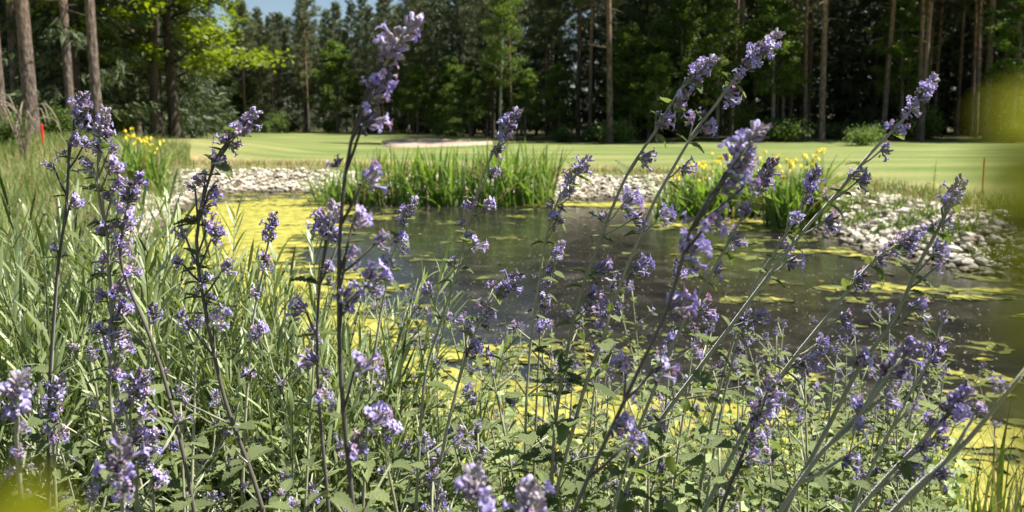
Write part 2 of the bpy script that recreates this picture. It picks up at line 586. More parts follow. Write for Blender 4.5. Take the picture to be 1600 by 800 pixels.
def forest_edge(x):
    """where the wood begins behind the lawn: far on the left, close on the right"""
    x = np.asarray(x, float)
    return 92 - 49 * sm(-20, 8, x) + 0.8 * np.sin(x * 0.9)


ground = build_ground()
wm = MB()
wm.add([(-9, 1.5, WZ), (9, 1.5, WZ), (9, 22, WZ), (-9, 22, WZ)], [(0, 1, 2, 3)])
struct("pond_water", wm.mesh("pond_water", "water"))


def fbm(x, y, s, seed=0.0):
    return noise.fractal(Vector((x * s, y * s, seed)), 1.0, 2.0, 4)


def px_of(x, y, z):
    v = Vector((x, y, z - ZC))
    d = v.dot(FW)
    return 800 + F_PX * v.x / d, CY - F_PX * v.dot(U_) / d


def algae_cover(x, y):
    """how thick the scum lies over the pond, in place coordinates"""
    d = -sd1(x, y)
    c = -0.56
    def blob(cx, cy, rx, ry, a):
        q = ((x - cx) / rx) ** 2 + ((y - cy) / ry) ** 2
        return a * math.exp(-q)
    c += blob(-4.7, 13.4, 1.9, 3.8, 1.12)       # thick mat in the left inlet
    c += blob(-3.7, 9.4, 0.9, 2.6, 1.05)
    c += blob(-2.3, 6.6, 1.2, 2.2, 0.82)
    c += blob(-1.0, 5.0, 1.1, 1.3, 0.62)
    c += blob(0.1, 4.0, 1.5, 1.0, 0.60)          # along the near shore
    c += blob(2.2, 3.8, 1.5, 0.7, 0.66)
    c += blob(1.9, 15.6, 1.6, 0.5, 0.95)         # far shore between the rushes
    c += blob(3.3, 12.7, 1.3, 0.8, 0.62)
    c += blob(4.4, 7.5, 1.6, 0.6, 0.46)          # right streaks
    c += blob(3.4, 5.2, 1.0, 0.4, 0.35)
    c += blob(3.2, 9.8, 1.5, 0.4, 0.36)
    c += 0.25 * math.exp(-(d / 0.2) ** 2)
    n = 0.50 * fbm(x * 0.7, y * 1.7, 1.1, 3.1) + 0.34 * fbm(x * 0.8, y * 1.3, 3.0, 9.0) + 0.36 * fbm(x, y * 1.25, 9.0, 4.0) + 0.30 * fbm(x, y * 1.1, 23.0, 6.0)
    return c + n, d


def build_algae():
    def lay(x0, x1, y0, y1, st, thr, mb, z):
        nx, ny = int((x1 - x0) / st), int((y1 - y0) / st)
        val = {}
        for j in range(ny + 1):
            for i in range(nx + 1):
                x, y = x0 + i * st, y0 + j * st
                px, py = px_of(x, y, WZ)
                if px < -60 or px > 1700 or py > 860:
                    val[i, j] = -1; continue
                c, d = algae_cover(x, y)
                val[i, j] = c - thr if d > -0.12 else -1
        vid = {}
        def vert(key, co):
            if key not in vid:
                vid[key] = len(mb.v)
                mb.v.append((co[0], co[1], z + 0.010 * fbm(co[0], co[1], 9, 2)))
            return vid[key]
        for j in range(ny):
            for i in range(nx):
                cs = [(i, j), (i + 1, j), (i + 1, j + 1), (i, j + 1)]
                vs = [val[c] for c in cs]
                if max(vs) <= 0:
                    continue
                poly = []
                for k in range(4):
                    a, b = cs[k], cs[(k + 1) % 4]
                    va, vb = vs[k], vs[(k + 1) % 4]
                    pa = (x0 + a[0] * st, y0 + a[1] * st); pb = (x0 + b[0] * st, y0 + b[1] * st)
                    if va > 0:
                        poly.append(vert(a, pa))
                    if (va > 0) != (vb > 0):
                        t = va / (va - vb)
                        poly.append(vert((min(a, b), max(a, b)), (pa[0] + (pb[0] - pa[0]) * t, pa[1] + (pb[1] - pa[1]) * t)))
                if len(poly) >= 3:
                    mb.f.append(tuple(poly)); mb.m.append(0)
    thick, thin = MB(), MB()
    lay(-3.2, 5.6, 2.9, 7.4, 0.024, 0.03, thick, WZ + 0.016)
    lay(-7.5, 7.0, 7.4, 18.4, 0.06, 0.03, thick, WZ + 0.016)
    lay(-3.2, 5.6, 2.9, 7.4, 0.045, -0.15, thin, WZ + 0.006)
    lay(-7.5, 7.0, 7.4, 18.4, 0.08, -0.17, thin, WZ + 0.006)
    struct("algae_mat", thick.mesh("algae_mat", "algae"), 'stuff')
    struct("submerged_algae", thin.mesh("submerged_algae", "algae_thin"), 'stuff')
    sp = MB()
    r = random.Random(5)
    for _ in range(14000):
        y = 3.2 + 13 * r.random() ** 1.4
        x = r.uniform(-0.35, 0.62) * y
        if sd1(x, y) > -0.1:
            continue
        s = 0.002 + 0.008 * r.random() ** 2; a = r.uniform(0, PI); e = r.uniform(0.3, 1)
        ca, sa = math.cos(a) * s, math.sin(a) * s
        sp.add([(x + ca, y + sa, WZ + 0.026), (x - sa * e, y + ca * e, WZ + 0.03), (x - ca, y - sa, WZ + 0.026), (x + sa * e, y - ca * e, WZ + 0.027)], [(0, 1, 2, 3)])
    struct("floating_specks", sp.mesh("floating_specks", "speck"), 'stuff')


build_algae()

# ------------------------------------------------------------------ sand bunker on the far lawn
bk = MB()
cx, cy, cz = -4.1, 40.5, 0.0
ring = []
N = 36
for k in range(N):
    a = 2 * PI * k / N
    r = 1 + 0.16 * math.sin(3 * a + 1) + 0.08 * math.sin(5 * a)
    ring.append((cx + 2.6 * r * math.cos(a), cy + 3.4 * r * math.sin(a)))
tilt = lambda x, y: 0.03 + 0.03 * (y - cy + 3.6)
vs = [(x, y, H(x, y) + tilt(x, y)) for x, y in ring] + [(cx + (x - cx) * 0.6, cy + (y - cy) * 0.6, H(x, y) + tilt(x, cy + (y - cy) * 0.6) - 0.05) for x, y in ring] + [(cx, cy, tilt(cx, cy) - 0.06)]
vs += [(x, y, H(x, y) - 0.2) for x, y in ring]
fs = [(k, (k + 1) % N, N + (k + 1) % N, N + k) for k in range(N)] + [(N + k, N + (k + 1) % N, 2 * N) for k in range(N)] + [(2 * N + 1 + k, 2 * N + 1 + (k + 1) % N, (k + 1) % N, k) for k in range(N)]
bk.add(vs, fs)
struct("sand_bunker", bk.mesh("sand_bunker", "sand"))


# ------------------------------------------------------------------ stones of the bank
def stone_mesh(seed):
    r = random.Random(seed)
    import bmesh
    bm = bmesh.new()
    bmesh.ops.create_icosphere(bm, subdivisions=1, radius=1)
    ax = Vector((r.uniform(0.8, 1.25), r.uniform(0.7, 1.1), r.uniform(0.4, 0.75)))
    for v in bm.verts:
        k = 1 + 0.5 * noise.noise(v.co * 1.7 + Vector((seed * 3.1, 0, 0)))
        v.co = Vector((v.co.x * ax.x, v.co.y * ax.y, v.co.z * ax.z)) * k
    me = bpy.data.meshes.new("stone")
    bm.to_mesh(me); bm.free()
    me.materials.append(MATS["stone"])
    me.polygons.foreach_set("use_smooth", [False] * len(me.polygons))
    return me


STONES = [stone_mesh(k) for k in range(9)]


def build_stones():
    r = random.Random(21)
    cand = []
    for _ in range(170000):
        x = r.uniform(-8, 9.0); y = r.uniform(7.0, 21)
        cand.append((x, y))
    A = np.array(cand)
    D = sdist(A[:, 0], A[:, 1]); Hh = height(A[:, 0], A[:, 1])
    picked = []
    grid = {}
    for (x, y), d, h in zip(cand, D, Hh):
        if d < -0.25 or d > (1.75 if x > 3 else 1.35):
            continue
        px, py = px_of(x, y, h)
        if px < 190 or px > 1760:
            continue
        keep = 1.0 if d < 1.1 else 1 - (d - 1.1) / 0.6
        if px < 330:
            keep *= 0.75
        if r.random() > keep:
            continue
        s = r.choice([0.02, 0.024, 0.03, 0.036, 0.045, 0.055, 0.075]) * r.uniform(0.85, 1.2)
        key = (int(x / 0.14), int(y / 0.14))
        ok = True
        for i in (-1, 0, 1):
            for j in (-1, 0, 1):
                for (qx, qy, qs) in grid.get((key[0] + i, key[1] + j), ()):
                    if math.hypot(qx - x, qy - y) < (qs + s) * 0.5:
                        ok = False
        if not ok:
            continue
        grid.setdefault(key, []).append((x, y, s))
        picked.append((s / y * (1 if 0 < px < 1600 else 0.2), x, y, h, s))
    picked.sort(reverse=True)
    bank = obj("stone_bank", None)
    bank['kind'] = 'structure'
    rest = MB()
    for k, (_, x, y, h, s) in enumerate(picked):
        me = STONES[r.randrange(len(STONES))]
        e = (r.uniform(-0.4, 0.4), r.uniform(-0.4, 0.4), r.uniform(0, 6.28))
        if k < 300:
            o = obj("stone", me, bank, (x, y, h + s * 0.33), None, s)
            o.rotation_euler = e
        else:
            M = Matrix.Translation((x, y, h + s * 0.33)) @ Matrix.Rotation(e[2], 4, 'Z') @ Matrix.Rotation(e[0], 4, 'X') @ Matrix.Scale(s, 4)
            rest.add([M @ v.co for v in me.vertices], [tuple(p.vertices) for p in me.polygons])
    o = obj("small_stones", rest.mesh("small_stones", "stone", smooth=False), bank)
    o['kind'] = 'stuff'
    print("stones", len(picked))


build_stones()


# ------------------------------------------------------------------ trees
def trunk_pts(r, h, lean=0.02, wob=0.10, n=14):
    a, ph = r.uniform(0, 2 * PI), r.uniform(0, 6)
    lx, ly = math.cos(a) * lean * h, math.sin(a) * lean * h
    return [Vector((lx * (k / n) ** 1.3 + wob * math.sin(ph + k * 0.6) * (k / n), ly * (k / n) + wob * math.cos(ph + k * 0.5) * (k / n), h * k / n)) for k in range(n + 1)]


def tuft(mb, c, axis, r, rr, n=9, w=0.035, spread=1.0):
    for _ in range(n):
        d = (axis + rvec(rr) * spread).normalized()
        s = d.cross(rvec(rr)).normalized() * w
        q = c + rvec(rr) * r * 0.35
        L = r * rr.uniform(0.7, 1.2)
        mb.add([q - s, q + s, q + d * L], [(0, 1, 2)])


def at_height(pts, z):
    for a, b in zip(pts, pts[1:]):
        if a.z <= z <= b.z:
            return a.lerp(b, (z - a.z) / (b.z - a.z))
    return pts[-1]


def make_pine(seed, h=20, cb=0.5, rad=0.145, spread=2.7, dead=14, n=46, bark="pine_bark"):
    r = random.Random(seed)
    tp = trunk_pts(r, h)
    tr = MB()
    tp0 = [tp[0] - Vector((0, 0, 0.3))] + tp
    rads = [rad * 1.25] + [rad * (1.22 if i == 0 else 1) * (1 - 0.78 * (i / 14) ** 1.15) for i in range(15)]
    tr.tube(tp0, rads, 10)
    lm, cr = MB(), MB()
    for _ in range(dead):
        z = h * r.uniform(0.2, cb)
        p = at_height(tp, z); a = r.uniform(0, 2 * PI); L = r.uniform(0.3, 1.5)
        d = Vector((math.cos(a), math.sin(a), r.uniform(-0.3, 0.15)))
        lm.tube([p, p + d * L * 0.5, p + d * L + Vector((0, 0, r.uniform(-.1, .15)))], [0.03, 0.02, 0.006], 4)
    for k in range(n):
        t = k / (n - 1)
        z = h * (cb + (0.99 - cb) * t ** 0.9)
        p = at_height(tp, z)
        a = k * 2.4 + r.uniform(-0.4, 0.4)
        L = spread * (0.35 + 0.65 * math.sin(PI * min(1, 0.28 + 0.75 * t))) * r.uniform(0.55, 1.1) * (1 - 0.45 * t)
        up = r.uniform(-0.15, 0.35) + 0.4 * t
        d = Vector((math.cos(a), math.sin(a), up))
        q = [p, p + d * L * 0.5 + Vector((0, 0, -0.05 * L)), p + d * L + Vector((0, 0, 0.12 * L))]
        lm.tube(q, [0.05 * (1.1 - t * 0.7), 0.03, 0.01], 5)
        m = int(9 + 9 * L / spread)
        for i in range(m):
            u = 0.35 + 0.65 * (i + r.random()) / m
            c = q[0].lerp(q[1], u * 2) if u < 0.5 else q[1].lerp(q[2], u * 2 - 1)
            off = rvec(r); off.z *= 0.55
            c = c + off * (0.12 + 0.30 * u) * L * 0.6
            tuft(cr, c, Vector((d.x * 0.3, d.y * 0.3, 0.7)), 0.42, r, 13, 0.03, 0.9)
    for i in range(14):
        tuft(cr, tp[-1] + rvec(r) * 0.4, Vector((0, 0, 1)), 0.45, r, 13, 0.03)
    return (tr.mesh("pine_trunk", bark), lm.mesh("pine_limbs", "bark_low"), cr.mesh("pine_crown", "pine_needles", smooth=False))


def make_spruce(seed, h=17, cb=0.06, rad=0.17, spread=2.3):
    r = random.Random(seed)
    tp = trunk_pts(r, h, 0.008, 0.04)
    tr, lm, cr = MB(), MB(), MB()
    tr.tube([tp[0] - Vector((0, 0, 0.3))] + tp, [rad * 1.2] + [rad * (1 - 0.9 * i / 14) for i in range(15)], 9)
    n = 74
    for k in range(n):
        t = k / (n - 1)
        z = h * (cb + (0.985 - cb) * t)
        p = at_height(tp, z)
        a = k * 2.4 + r.uniform(-0.3, 0.3)
        L = spread * (1 - t) ** 0.8 * r.uniform(0.7, 1.1) + 0.25
        d = Vector((math.cos(a), math.sin(a), -0.12 + 0.4 * t))
        q = [p, p + d * L * 0.55 - Vector((0, 0, 0.10 * L)), p + d * L + Vector((0, 0, 0.0))]
        lm.tube(q, [0.03, 0.02, 0.008], 4)
        m = int(5 + 13 * L / spread)
        side = Vector((-d.y, d.x, 0))
        for i in range(m):
            u = 0.15 + 0.85 * (i + r.random()) / m
            c = q[0].lerp(q[1], u * 2) if u < 0.5 else q[1].lerp(q[2], u * 2 - 1)
            c = c + side * r.uniform(-0.32, 0.32) * L * (1.1 - u) + Vector((0, 0, r.uniform(-0.25, 0.05)))
            tuft(cr, c, d * 0.6 + Vector((0, 0, -0.45)), 0.40, r, 10, 0.04, 0.6)
    return (tr.mesh("spruce_trunk", "bark_dark"), lm.mesh("spruce_limbs", "bark_dark"), cr.mesh("spruce_crown", "spruce_needles", smooth=False))


def leaf_quad(mb, c, s, rr, flat=0.5):
    nrm = rvec(rr); nrm.z = abs(nrm.z) + flat
    nrm.normalize()
    a = nrm.orthogonal().normalized()
    a = Quaternion(nrm, rr.uniform(0, 6.28)) @ a
    b = nrm.cross(a)
    mb.add([c - a * s * 0.6, c - b * s * 0.42, c + a * s * 0.6, c + b * s * 0.42 + nrm * s * 0.1], [(0, 1, 2, 3)])


def make_broad(seed, h=14, cb=0.3, rad=0.2, spread=3.2, leaf=0.2, nleaf=52, mat="broad_leaf", bark="bark_grey", nl=30, clump=0.75):
    r = random.Random(seed)
    tp = trunk_pts(r, h, 0.03, 0.12)
    tr, lm, cr = MB(), MB(), MB()
    tr.tube([tp[0] - Vector((0, 0, 0.3))] + tp, [rad * 1.3] + [rad * (1.15 if i == 0 else 1) * (1 - 0.88 * i / 14) for i in range(15)], 10)
    for k in range(nl):
        t = (k + r.random()) / nl
        z = h * (cb + (0.97 - cb) * t)
        p = at_height(tp, z)
        a = k * 2.4 + r.uniform(-0.5, 0.5)
        L = spread * (0.45 + 0.75 * math.sin(PI * (0.15 + 0.8 * t))) * r.uniform(0.6, 1.1) * (1.15 - 0.6 * t)
        d = Vector((math.cos(a), math.sin(a), r.uniform(0.1, 0.6) + 0.3 * t))
        q = [p, p + d * L * 0.5, p + d * L + Vector((0, 0, -0.10 * L))]
        lm.tube(q, [0.055 * (1.2 - t), 0.03, 0.008], 5)
        for i in range(6):
            u = 0.3 + 0.7 * (i + r.random()) / 6
            c0 = q[0].lerp(q[1], u * 2) if u < 0.5 else q[1].lerp(q[2], u * 2 - 1)
            e = c0 + Vector((r.gauss(0, .3), r.gauss(0, .3), r.gauss(0, .2))) * L * 0.5
            lm.tube([c0, e], [0.014, 0.005], 3)
            cs = clump * r.uniform(0.6, 1.15)
            for _ in range(nleaf):
                g = rvec(r) * cs * r.random() ** 0.5
                g.z *= 0.55
                leaf_quad(cr, e + g, leaf * r.uniform(0.7, 1.2), r)
    return (tr.mesh("broad_trunk", bark), lm.mesh("broad_limbs", bark), cr.mesh("broad_crown", mat, smooth=False))


def make_bush(seed, h=1.8, w=1.6, leaf=0.11, n=2200, mat="bush_leaf"):
    r = random.Random(seed)
    st, cr = MB(), MB()
    tips = []
    for k in range(14):
        a = r.uniform(0, 6.28); L = r.uniform(0.5, 1.0)
        top = Vector((math.cos(a) * w * 0.5 * r.random(), math.sin(a) * w * 0.5 * r.random(), h * L * 0.8))
        base = Vector((math.cos(a) * 0.1, math.sin(a) * 0.1, -0.1))
        mid = base.lerp(top, 0.5) + rvec(r) * 0.1 * h
        st.tube([base, mid, top], [0.025, 0.016, 0.006], 4)
        tips += [top, mid.lerp(top, 0.5), mid]
    for k in range(n):
        c = tips[r.randrange(len(tips))] + Vector((r.gauss(0, w * 0.15), r.gauss(0, w * 0.15), r.gauss(0, h * 0.12)))
        c.z = max(0.03, c.z)
        leaf_quad(cr, c, leaf * r.uniform(0.6, 1.2), r)
    return (st.mesh("bush_stems", "bark_low"), None, cr.mesh("bush_crown", mat, smooth=False))


PINES = [make_pine(s, h=20, cb=c, spread=sp) for s, c, sp in ((1, 0.45, 2.7), (2, 0.55, 2.4), (3, 0.40, 2.9), (4, 0.62, 2.5))]
FATPINES = [make_pine(s, h=20, cb=c, spread=3.5, n=84) for s, c in ((24, 0.22), (25, 0.30))]
TALLPINES = [make_pine(s, h=23, cb=0.55, rad=0.24, spread=3.0, dead=20) for s in (14, 15)]
DARKPINE = make_pine(16, h=22, cb=0.4, rad=0.2, spread=3.4, bark="bark_dark")  # dark bark puts the shade on this trunk into its colour
SPRUCES = [make_spruce(s, h=17, spread=2.9) for s in (5, 6)]
PLACES = [(100, "behind the leftmost trunks"), (200, "behind the light-barked left pine"), (300, "behind the pair of dark trunks"), (430, "behind the overhanging maple leaves"), (520, "by the lone orange trunk"), (640, "behind the head of the tallest catmint"), (740, "above the sand bunker"), (860, "behind the green birch"), (1000, "by the straight pale trunk"), (1100, "behind the left leaning catmint tip"), (1220, "by the orange-trunked pine"), (1320, "by the grey straight trunk"), (1480, "behind the right catmint spike"), (9999, "above the thin red stake")]


def where(x, y):
    px = 800 + x / y * F_PX
    return next(p for lim, p in PLACES if px < lim)

BROADS = [make_broad(7, h=13), make_broad(8, h=10, cb=0.18, spread=2.6, nl=26), make_broad(9, h=15, cb=0.35, bark="bark_birch", spread=2.4, leaf=0.15)]
MAPLE = make_broad(10, h=12.5, cb=0.18, rad=0.24, spread=3.6, leaf=0.21, nleaf=60, mat="maple_leaf", bark="bark_dark", nl=34, clump=0.85)
BUSHES = [make_bush(31), make_bush(32, h=1.3, w=2.2), make_bush(33, h=2.6, w=2.0, n=2600)]


def plant(kind, parts, label, cat, x, y, scale=1.0, group=None, rz=None, lean=(0, 0), part_names=("trunk", "limbs", "crown")):
    t = thing(kind, label, cat, (x, y, H(x, y)), group, 0, scale)
    t.rotation_euler = (lean[0], lean[1], rnd.uniform(0, 6.28) if rz is None else rz)
    for nm, me in zip(part_names, parts):
        if me is not None:
            q = obj(nm, me, t)
            if nm == "limbs":
                q['kind'] = 'stuff'
    return t


def at_px(px, d):
    return (px - 800) / F_PX * d * (math.cos(PITCH) + 0.0), d


# trees one can name one by one
def tree_at(kind, parts, label, cat, px, d, scale, **kw):
    x = (px - 800) / F_PX * d * 0.995
    return plant(kind, parts, label, cat, x, d, scale, **kw)


tree_at("pine_tree", PINES[3], "pale grey-brown pine trunk at the far left edge of the picture", "tree", 4, 21, 0.95)
tree_at("pine_tree", TALLPINES[1], "thick reddish-brown pine trunk left of the red stake", "tree", 50, 24, 0.85)
tree_at("pine_tree", PINES[1], "dark thin pine trunk squeezed between the two leftmost trunks", "tree", 27, 29, 1.1)
tree_at("pine_tree", PINES[3], "straight light-barked pine trunk behind the tall left catmint spikes", "tree", 154, 23.5, 1.0)
tree_at("spruce_tree", SPRUCES[0], "dark slim spruce in shade between the reddish pine and the light-barked pine", "tree", 104, 33, 1.0)
tree_at("maple_tree", MAPLE, "broad-leaved tree with bright yellow-green leaves hanging over the lawn, dark right-hand trunk of a pair", "tree", 272, 32, 0.95, rz=0.6)
tree_at("pine_tree", DARKPINE, "black shaded trunk, left one of the pair by the yellow irises", "tree", 243, 31.2, 0.95)
tree_at("pine_tree", PINES[3], "lone tall pine with a long bare sunlit orange trunk beyond the far green", "tree", 482, 91, 0.85)
tree_at("pine_tree", PINES[1], "pine with a straight pale trunk above the middle of the lawn edge", "tree", 953, 43, 1.15)
tree_at("pine_tree", PINES[3], "orange-trunked pine behind the tip of the tallest right catmint stem", "tree", 1152, 47, 1.1)
tree_at("pine_tree", PINES[1], "leaning pine trunk just left of the orange-trunked pine", "tree", 1141, 49, 1.05, lean=(0, 0.05))
tree_at("pine_tree", PINES[3], "grey straight pine trunk on the right between two thin pale trunks", "tree", 1284, 43, 1.1)
tree_at("pine_tree", PINES[0], "thin pale pine trunk just left of the grey straight trunk", "tree", 1258, 46, 0.85)
tree_at("pine_tree", PINES[1], "reddish slightly leaning pine trunk above the top of the rightmost tall catmint spike", "tree", 1380, 46, 1.05, lean=(0, 0.03))
tree_at("pine_tree", PINES[2], "pine trunk partly hidden behind the right catmint spike tip", "tree", 1440, 44, 0.95)
tree_at("birch_tree", BROADS[2], "fresh green birch standing in front of the pines above the rushes", "tree", 782, 53, 0.66)
tree_at("young_tree", BROADS[1], "small bright green broad-leaved tree against the far pines left of centre", "tree", 528, 88, 0.95)

# the wood behind, tree by tree
r2 = random.Random(77)
placed = [(o.location.x, o.location.y) for o in bpy.data.objects if o.get('category') == 'tree']


def free(x, y, d):
    return all((x - a) ** 2 + (y - b) ** 2 > d * d for a, b in placed)


def scatter(n, xr, dy, kind, meshes, label, group, sc, mind=1.6, cat="tree", deep=None):
    k = 0
    for _ in range(n * 14):
        if k >= n:
            break
        x = r2.uniform(*xr)
        e = r2.uniform(*dy)
        y = float(forest_edge(np.array([x]))[0]) + e
        if not (-0.72 * y < x < 0.74 * y) or not free(x, y, mind):
            continue
        placed.append((x, y))
        nominal = {"pine_tree": 20, "spruce_tree": 17}.get(kind, 12)
        s_ = r2.uniform(*sc)
        if 600 < 800 + x / y * F_PX < 860:            # the lower stretch of wood that lets the sky into the pond
            s_ = min(s_, 0.225 * y / nominal)
        row = deep or ("front " if e < (dy[0] + dy[1]) / 2 else "set-back ")
        plant(kind, meshes[r2.randrange(len(meshes))], row + label + " " + where(x, y), cat, x, y, s_, group, r2.uniform(0, 6.28))
        k += 1


scatter(38, (-6, 36), (1, 14), "pine_tree", PINES, "bare-trunked pine in the dark wood", "pines in the wood right of centre", (0.8, 1.2), 1.5)
scatter(44, (-10, 44), (8, 26), "spruce_tree", SPRUCES, "dark spruce", "spruces in the wood right of centre", (0.9, 1.4), 1.9)
scatter(40, (-64, -8), (0, 9), "pine_tree", FATPINES, "full-crowned grey-green pine across the green", "pines beyond the far green", (0.64, 0.80), 2.0)
scatter(14, (-64, -10), (-1, 3), "pine_tree", PINES, "bare-trunked pine across the green", "pines beyond the far green", (0.56, 0.72), 1.5)
scatter(46, (-80, -10), (8, 26), "spruce_tree", SPRUCES, "dark spruce across the green", "spruces beyond the far green", (0.68, 0.86), 2.0)
scatter(30, (-84, -14), (26, 44), "spruce_tree", SPRUCES, "dark spruce", "spruces deep in the wood", (0.85, 1.02), 2.0, deep="farthest ")
scatter(24, (-84, -14), (22, 40), "pine_tree", FATPINES, "full-crowned pine", "pines deep in the wood", (0.72, 0.88), 2.0, deep="farthest ")
scatter(36, (-12, 50), (26, 44), "spruce_tree", SPRUCES, "dark spruce", "spruces deep in the wood", (0.9, 1.1), 2.0, deep="farthest ")
scatter(28, (-12, 50), (22, 40), "pine_tree", FATPINES, "full-crowned pine", "pines deep in the wood", (0.8, 1.0), 2.0, deep="farthest ")
scatter(24, (-14, 34), (-0.5, 9), "young_tree", BROADS[:2], "young broad-leaved tree", "young broad-leaved trees in the right wood", (0.4, 0.75), 1.4)
scatter(7, (-45, -14), (-1, 4), "young_tree", BROADS[:2], "young broad-leaved tree across the green", "young broad-leaved trees across the green", (0.5, 0.85), 1.4)
scatter(20, (-14, 36), (-0.5, 6), "bush", BUSHES, "low green bush", "bushes along the right wood edge", (0.6, 1.2), 1.2, "bush")
scatter(12, (-60, -14), (-1, 5), "bush", BUSHES, "low bush across the green", "bushes along the far wood edge", (0.8, 1.4), 1.5, "bush")
# left wood close by
for k in range(60):
    for _ in range(30):
        y = r2.uniform(27, 70); x = r2.uniform(-0.72, -0.40) * y
        if (x / y < -0.43 or y > 45) and free(x, y, 1.7):
            placed.append((x, y))
            row = "near " if y < 38 else "middle " if y < 52 else "far "
            if k % 2 == 0:
                m = FATPINES[k // 2 % 2] if k % 4 else PINES[k % 3]
                plant("pine_tree", m, row + "dark pine in the shady wood " + where(x, y), "tree", x, y, r2.uniform(0.8, 1.1), "pines in the left wood")
            else:
                plant("spruce_tree", SPRUCES[k // 2 % 2], row + "dark spruce in the shady wood " + where(x, y), "tree", x, y, r2.uniform(0.7, 1.1), "spruces in the left wood")
            break
for px, d, s, lb in ((20, 20, 0.6, "beside the leftmost trunk"), (95, 26, 0.7, "right of the red stake"), (130, 30, 0.8, "left of the light-barked pine"), (190, 31, 0.8, "right of the light-barked pine"), (60, 33, 1.0, "behind the thick reddish pine")):
    x = (px - 800) / F_PX * d
    plant("bush", BUSHES[rnd.randrange(3)], "leafy shrub " + lb, "bush", x, d, s, "shrubs between the left trunks", part_names=("stems", "limbs", "crown"))
for px, d, s, m, lb in ((443, 86, 1.4, 0, "rounded pale green bush at the edge of the far green"), (1350, 39, 0.8, 1, "low grassy hump of bush at the right lawn edge")):
    x = (px - 800) / F_PX * d
    plant("bush", BUSHES[m], lb, "bush", x, d, s, part_names=("stems", "limbs", "crown"))


# ------------------------------------------------------------------ stakes
def stake(label, px, d, h, rad):
    x = (px - 800) / F_PX * d * 1.0
    t = thing("marker_stake", label, "stake", (x, d, H(x, d)), "red marker stakes")
    m = MB(); m.tube([(0, 0, -0.2), (0, 0, h * 0.93), (0, 0, h)], [rad, rad, rad * 0.6], 8)
    obj("post", m.mesh("stake_post", "red_paint", smooth=False), t)
    m = MB(); m.tube([(0, 0, h), (0, 0, h + 0.012)], [rad * 0.5, rad * 0.25], 8)
    obj("tip", m.mesh("stake_tip", "red_paint"), t)


stake("bright red marker stake on the rough at the left", 69, 20.5, 0.60, 0.032)
stake("thin dull red marker stake on the lawn at the right", 1538, 12.6, 0.55, 0.012)


# ------------------------------------------------------------------ irises and rushes
def blade_mesh(seed, h, wd, bend, mat="iris_leaf"):
    r = random.Random(seed)
    mb = MB(); n = 6
    vs = []
    for k in range(n + 1):
        t = k / n
        x = bend * t ** 2.2 * h
        z = h * (t - 0.18 * abs(bend) * t ** 3)
        wv = wd * (0.75 + 0.5 * t) * (1 - t ** 4) + 0.001
        vs += [(x, -wv, z), (x - 0.25 * wd, 0, z), (x, wv, z)]
    fs = []
    for k in range(n):
        a = 3 * k
        fs += [(a, a + 1, a + 4, a + 3), (a + 1, a + 2, a + 5, a + 4)]
    mb.add(vs, fs)
    return mb.mesh("blade", mat)


BLADES = [blade_mesh(k, 1.0, 0.013, b) for k, b in enumerate((0.05, 0.14, 0.25, 0.38, 0.55, 0.1))]


def iris_flower():
    mb = MB()
    for k in range(3):
        a = k * 2 * PI / 3
        for (dirr, up, L, wd, dr) in ((a, 0.02, 0.045, 0.022, -0.045), (a + PI / 3, 0.02, 0.012, 0.008, 0.04)):
            d = Vector((math.cos(dirr), math.sin(dirr), 0)); s = Vector((-d.y, d.x, 0))
            c = Vector((0, 0, 0.02))
            m = c + d * L * 0.6 + Vector((0, 0, up * 0.6)); e = c + d * L + Vector((0, 0, dr))
            mb.add([c - s * wd * 0.25, c + s * wd * 0.25, m + s * wd, m - s * wd, e + s * wd * 0.7, e - s * wd * 0.7], [(0, 1, 2, 3), (3, 2, 4, 5)])
    return mb.mesh("flower", "iris_petal")


DRY_BLADES = [blade_mesh(k + 40, 1.0, 0.010, b, "dry_blade") for k, b in enumerate((0.3, 0.6, 0.9))]
IRIS_FLOWER = iris_flower()
ST = MB(); ST.tube([(0, 0, 0), (0.01, 0, 0.5), (0, 0, 1)], [0.006, 0.005, 0.004], 5)
IRIS_STALK = ST.mesh("stalk", "iris_leaf")


def clump(name, label, cat, x, y, rx, ry, n, hr, seed, flowers=0, group=None, spl=0.28, wide=1.3):
    r = random.Random(seed)
    z = H(x, y)
    t = thing(name, label, cat, (x, y, z), group)
    for k in range(n):
        a, q = r.uniform(0, 2 * PI), r.random() ** 0.5
        bx, by = rx * q * math.cos(a), ry * q * math.sin(a)
        h = r.uniform(*hr)
        o = obj("blade", BLADES[r.randrange(len(BLADES))] if r.random() > 0.1 else DRY_BLADES[r.randrange(3)], t, (bx, by, H(x + bx, y + by) - z - 0.03), None, (h * wide, h * wide, h))
        o.rotation_euler = (r.gauss(0, spl * 0.5), r.gauss(0, spl * 0.5) + 0.0, r.uniform(0, 6.28))
    for k in range(flowers):
        a, q = r.uniform(0, 2 * PI), r.random() ** 0.5
        bx, by = rx * 0.95 * q * math.cos(a), ry * 0.95 * q * math.sin(a)
        h = r.uniform(hr[0] + (hr[1] - hr[0]) * 0.45, hr[1] * 1.08)
        z0 = H(x + bx, y + by) - z
        s = obj("flower_stalk", IRIS_STALK, t, (bx, by, z0), None, (1, 1, h))
        f = obj("flower", IRIS_FLOWER, t, (bx, by, z0 + h - 0.01), None, r.uniform(0.6, 0.9))
        f.rotation_euler = (r.gauss(0, 0.2), r.gauss(0, 0.2), r.uniform(0, 6))
    return t


def px_xy(px, d):
    return (px - 800) / F_PX * d * 1.0


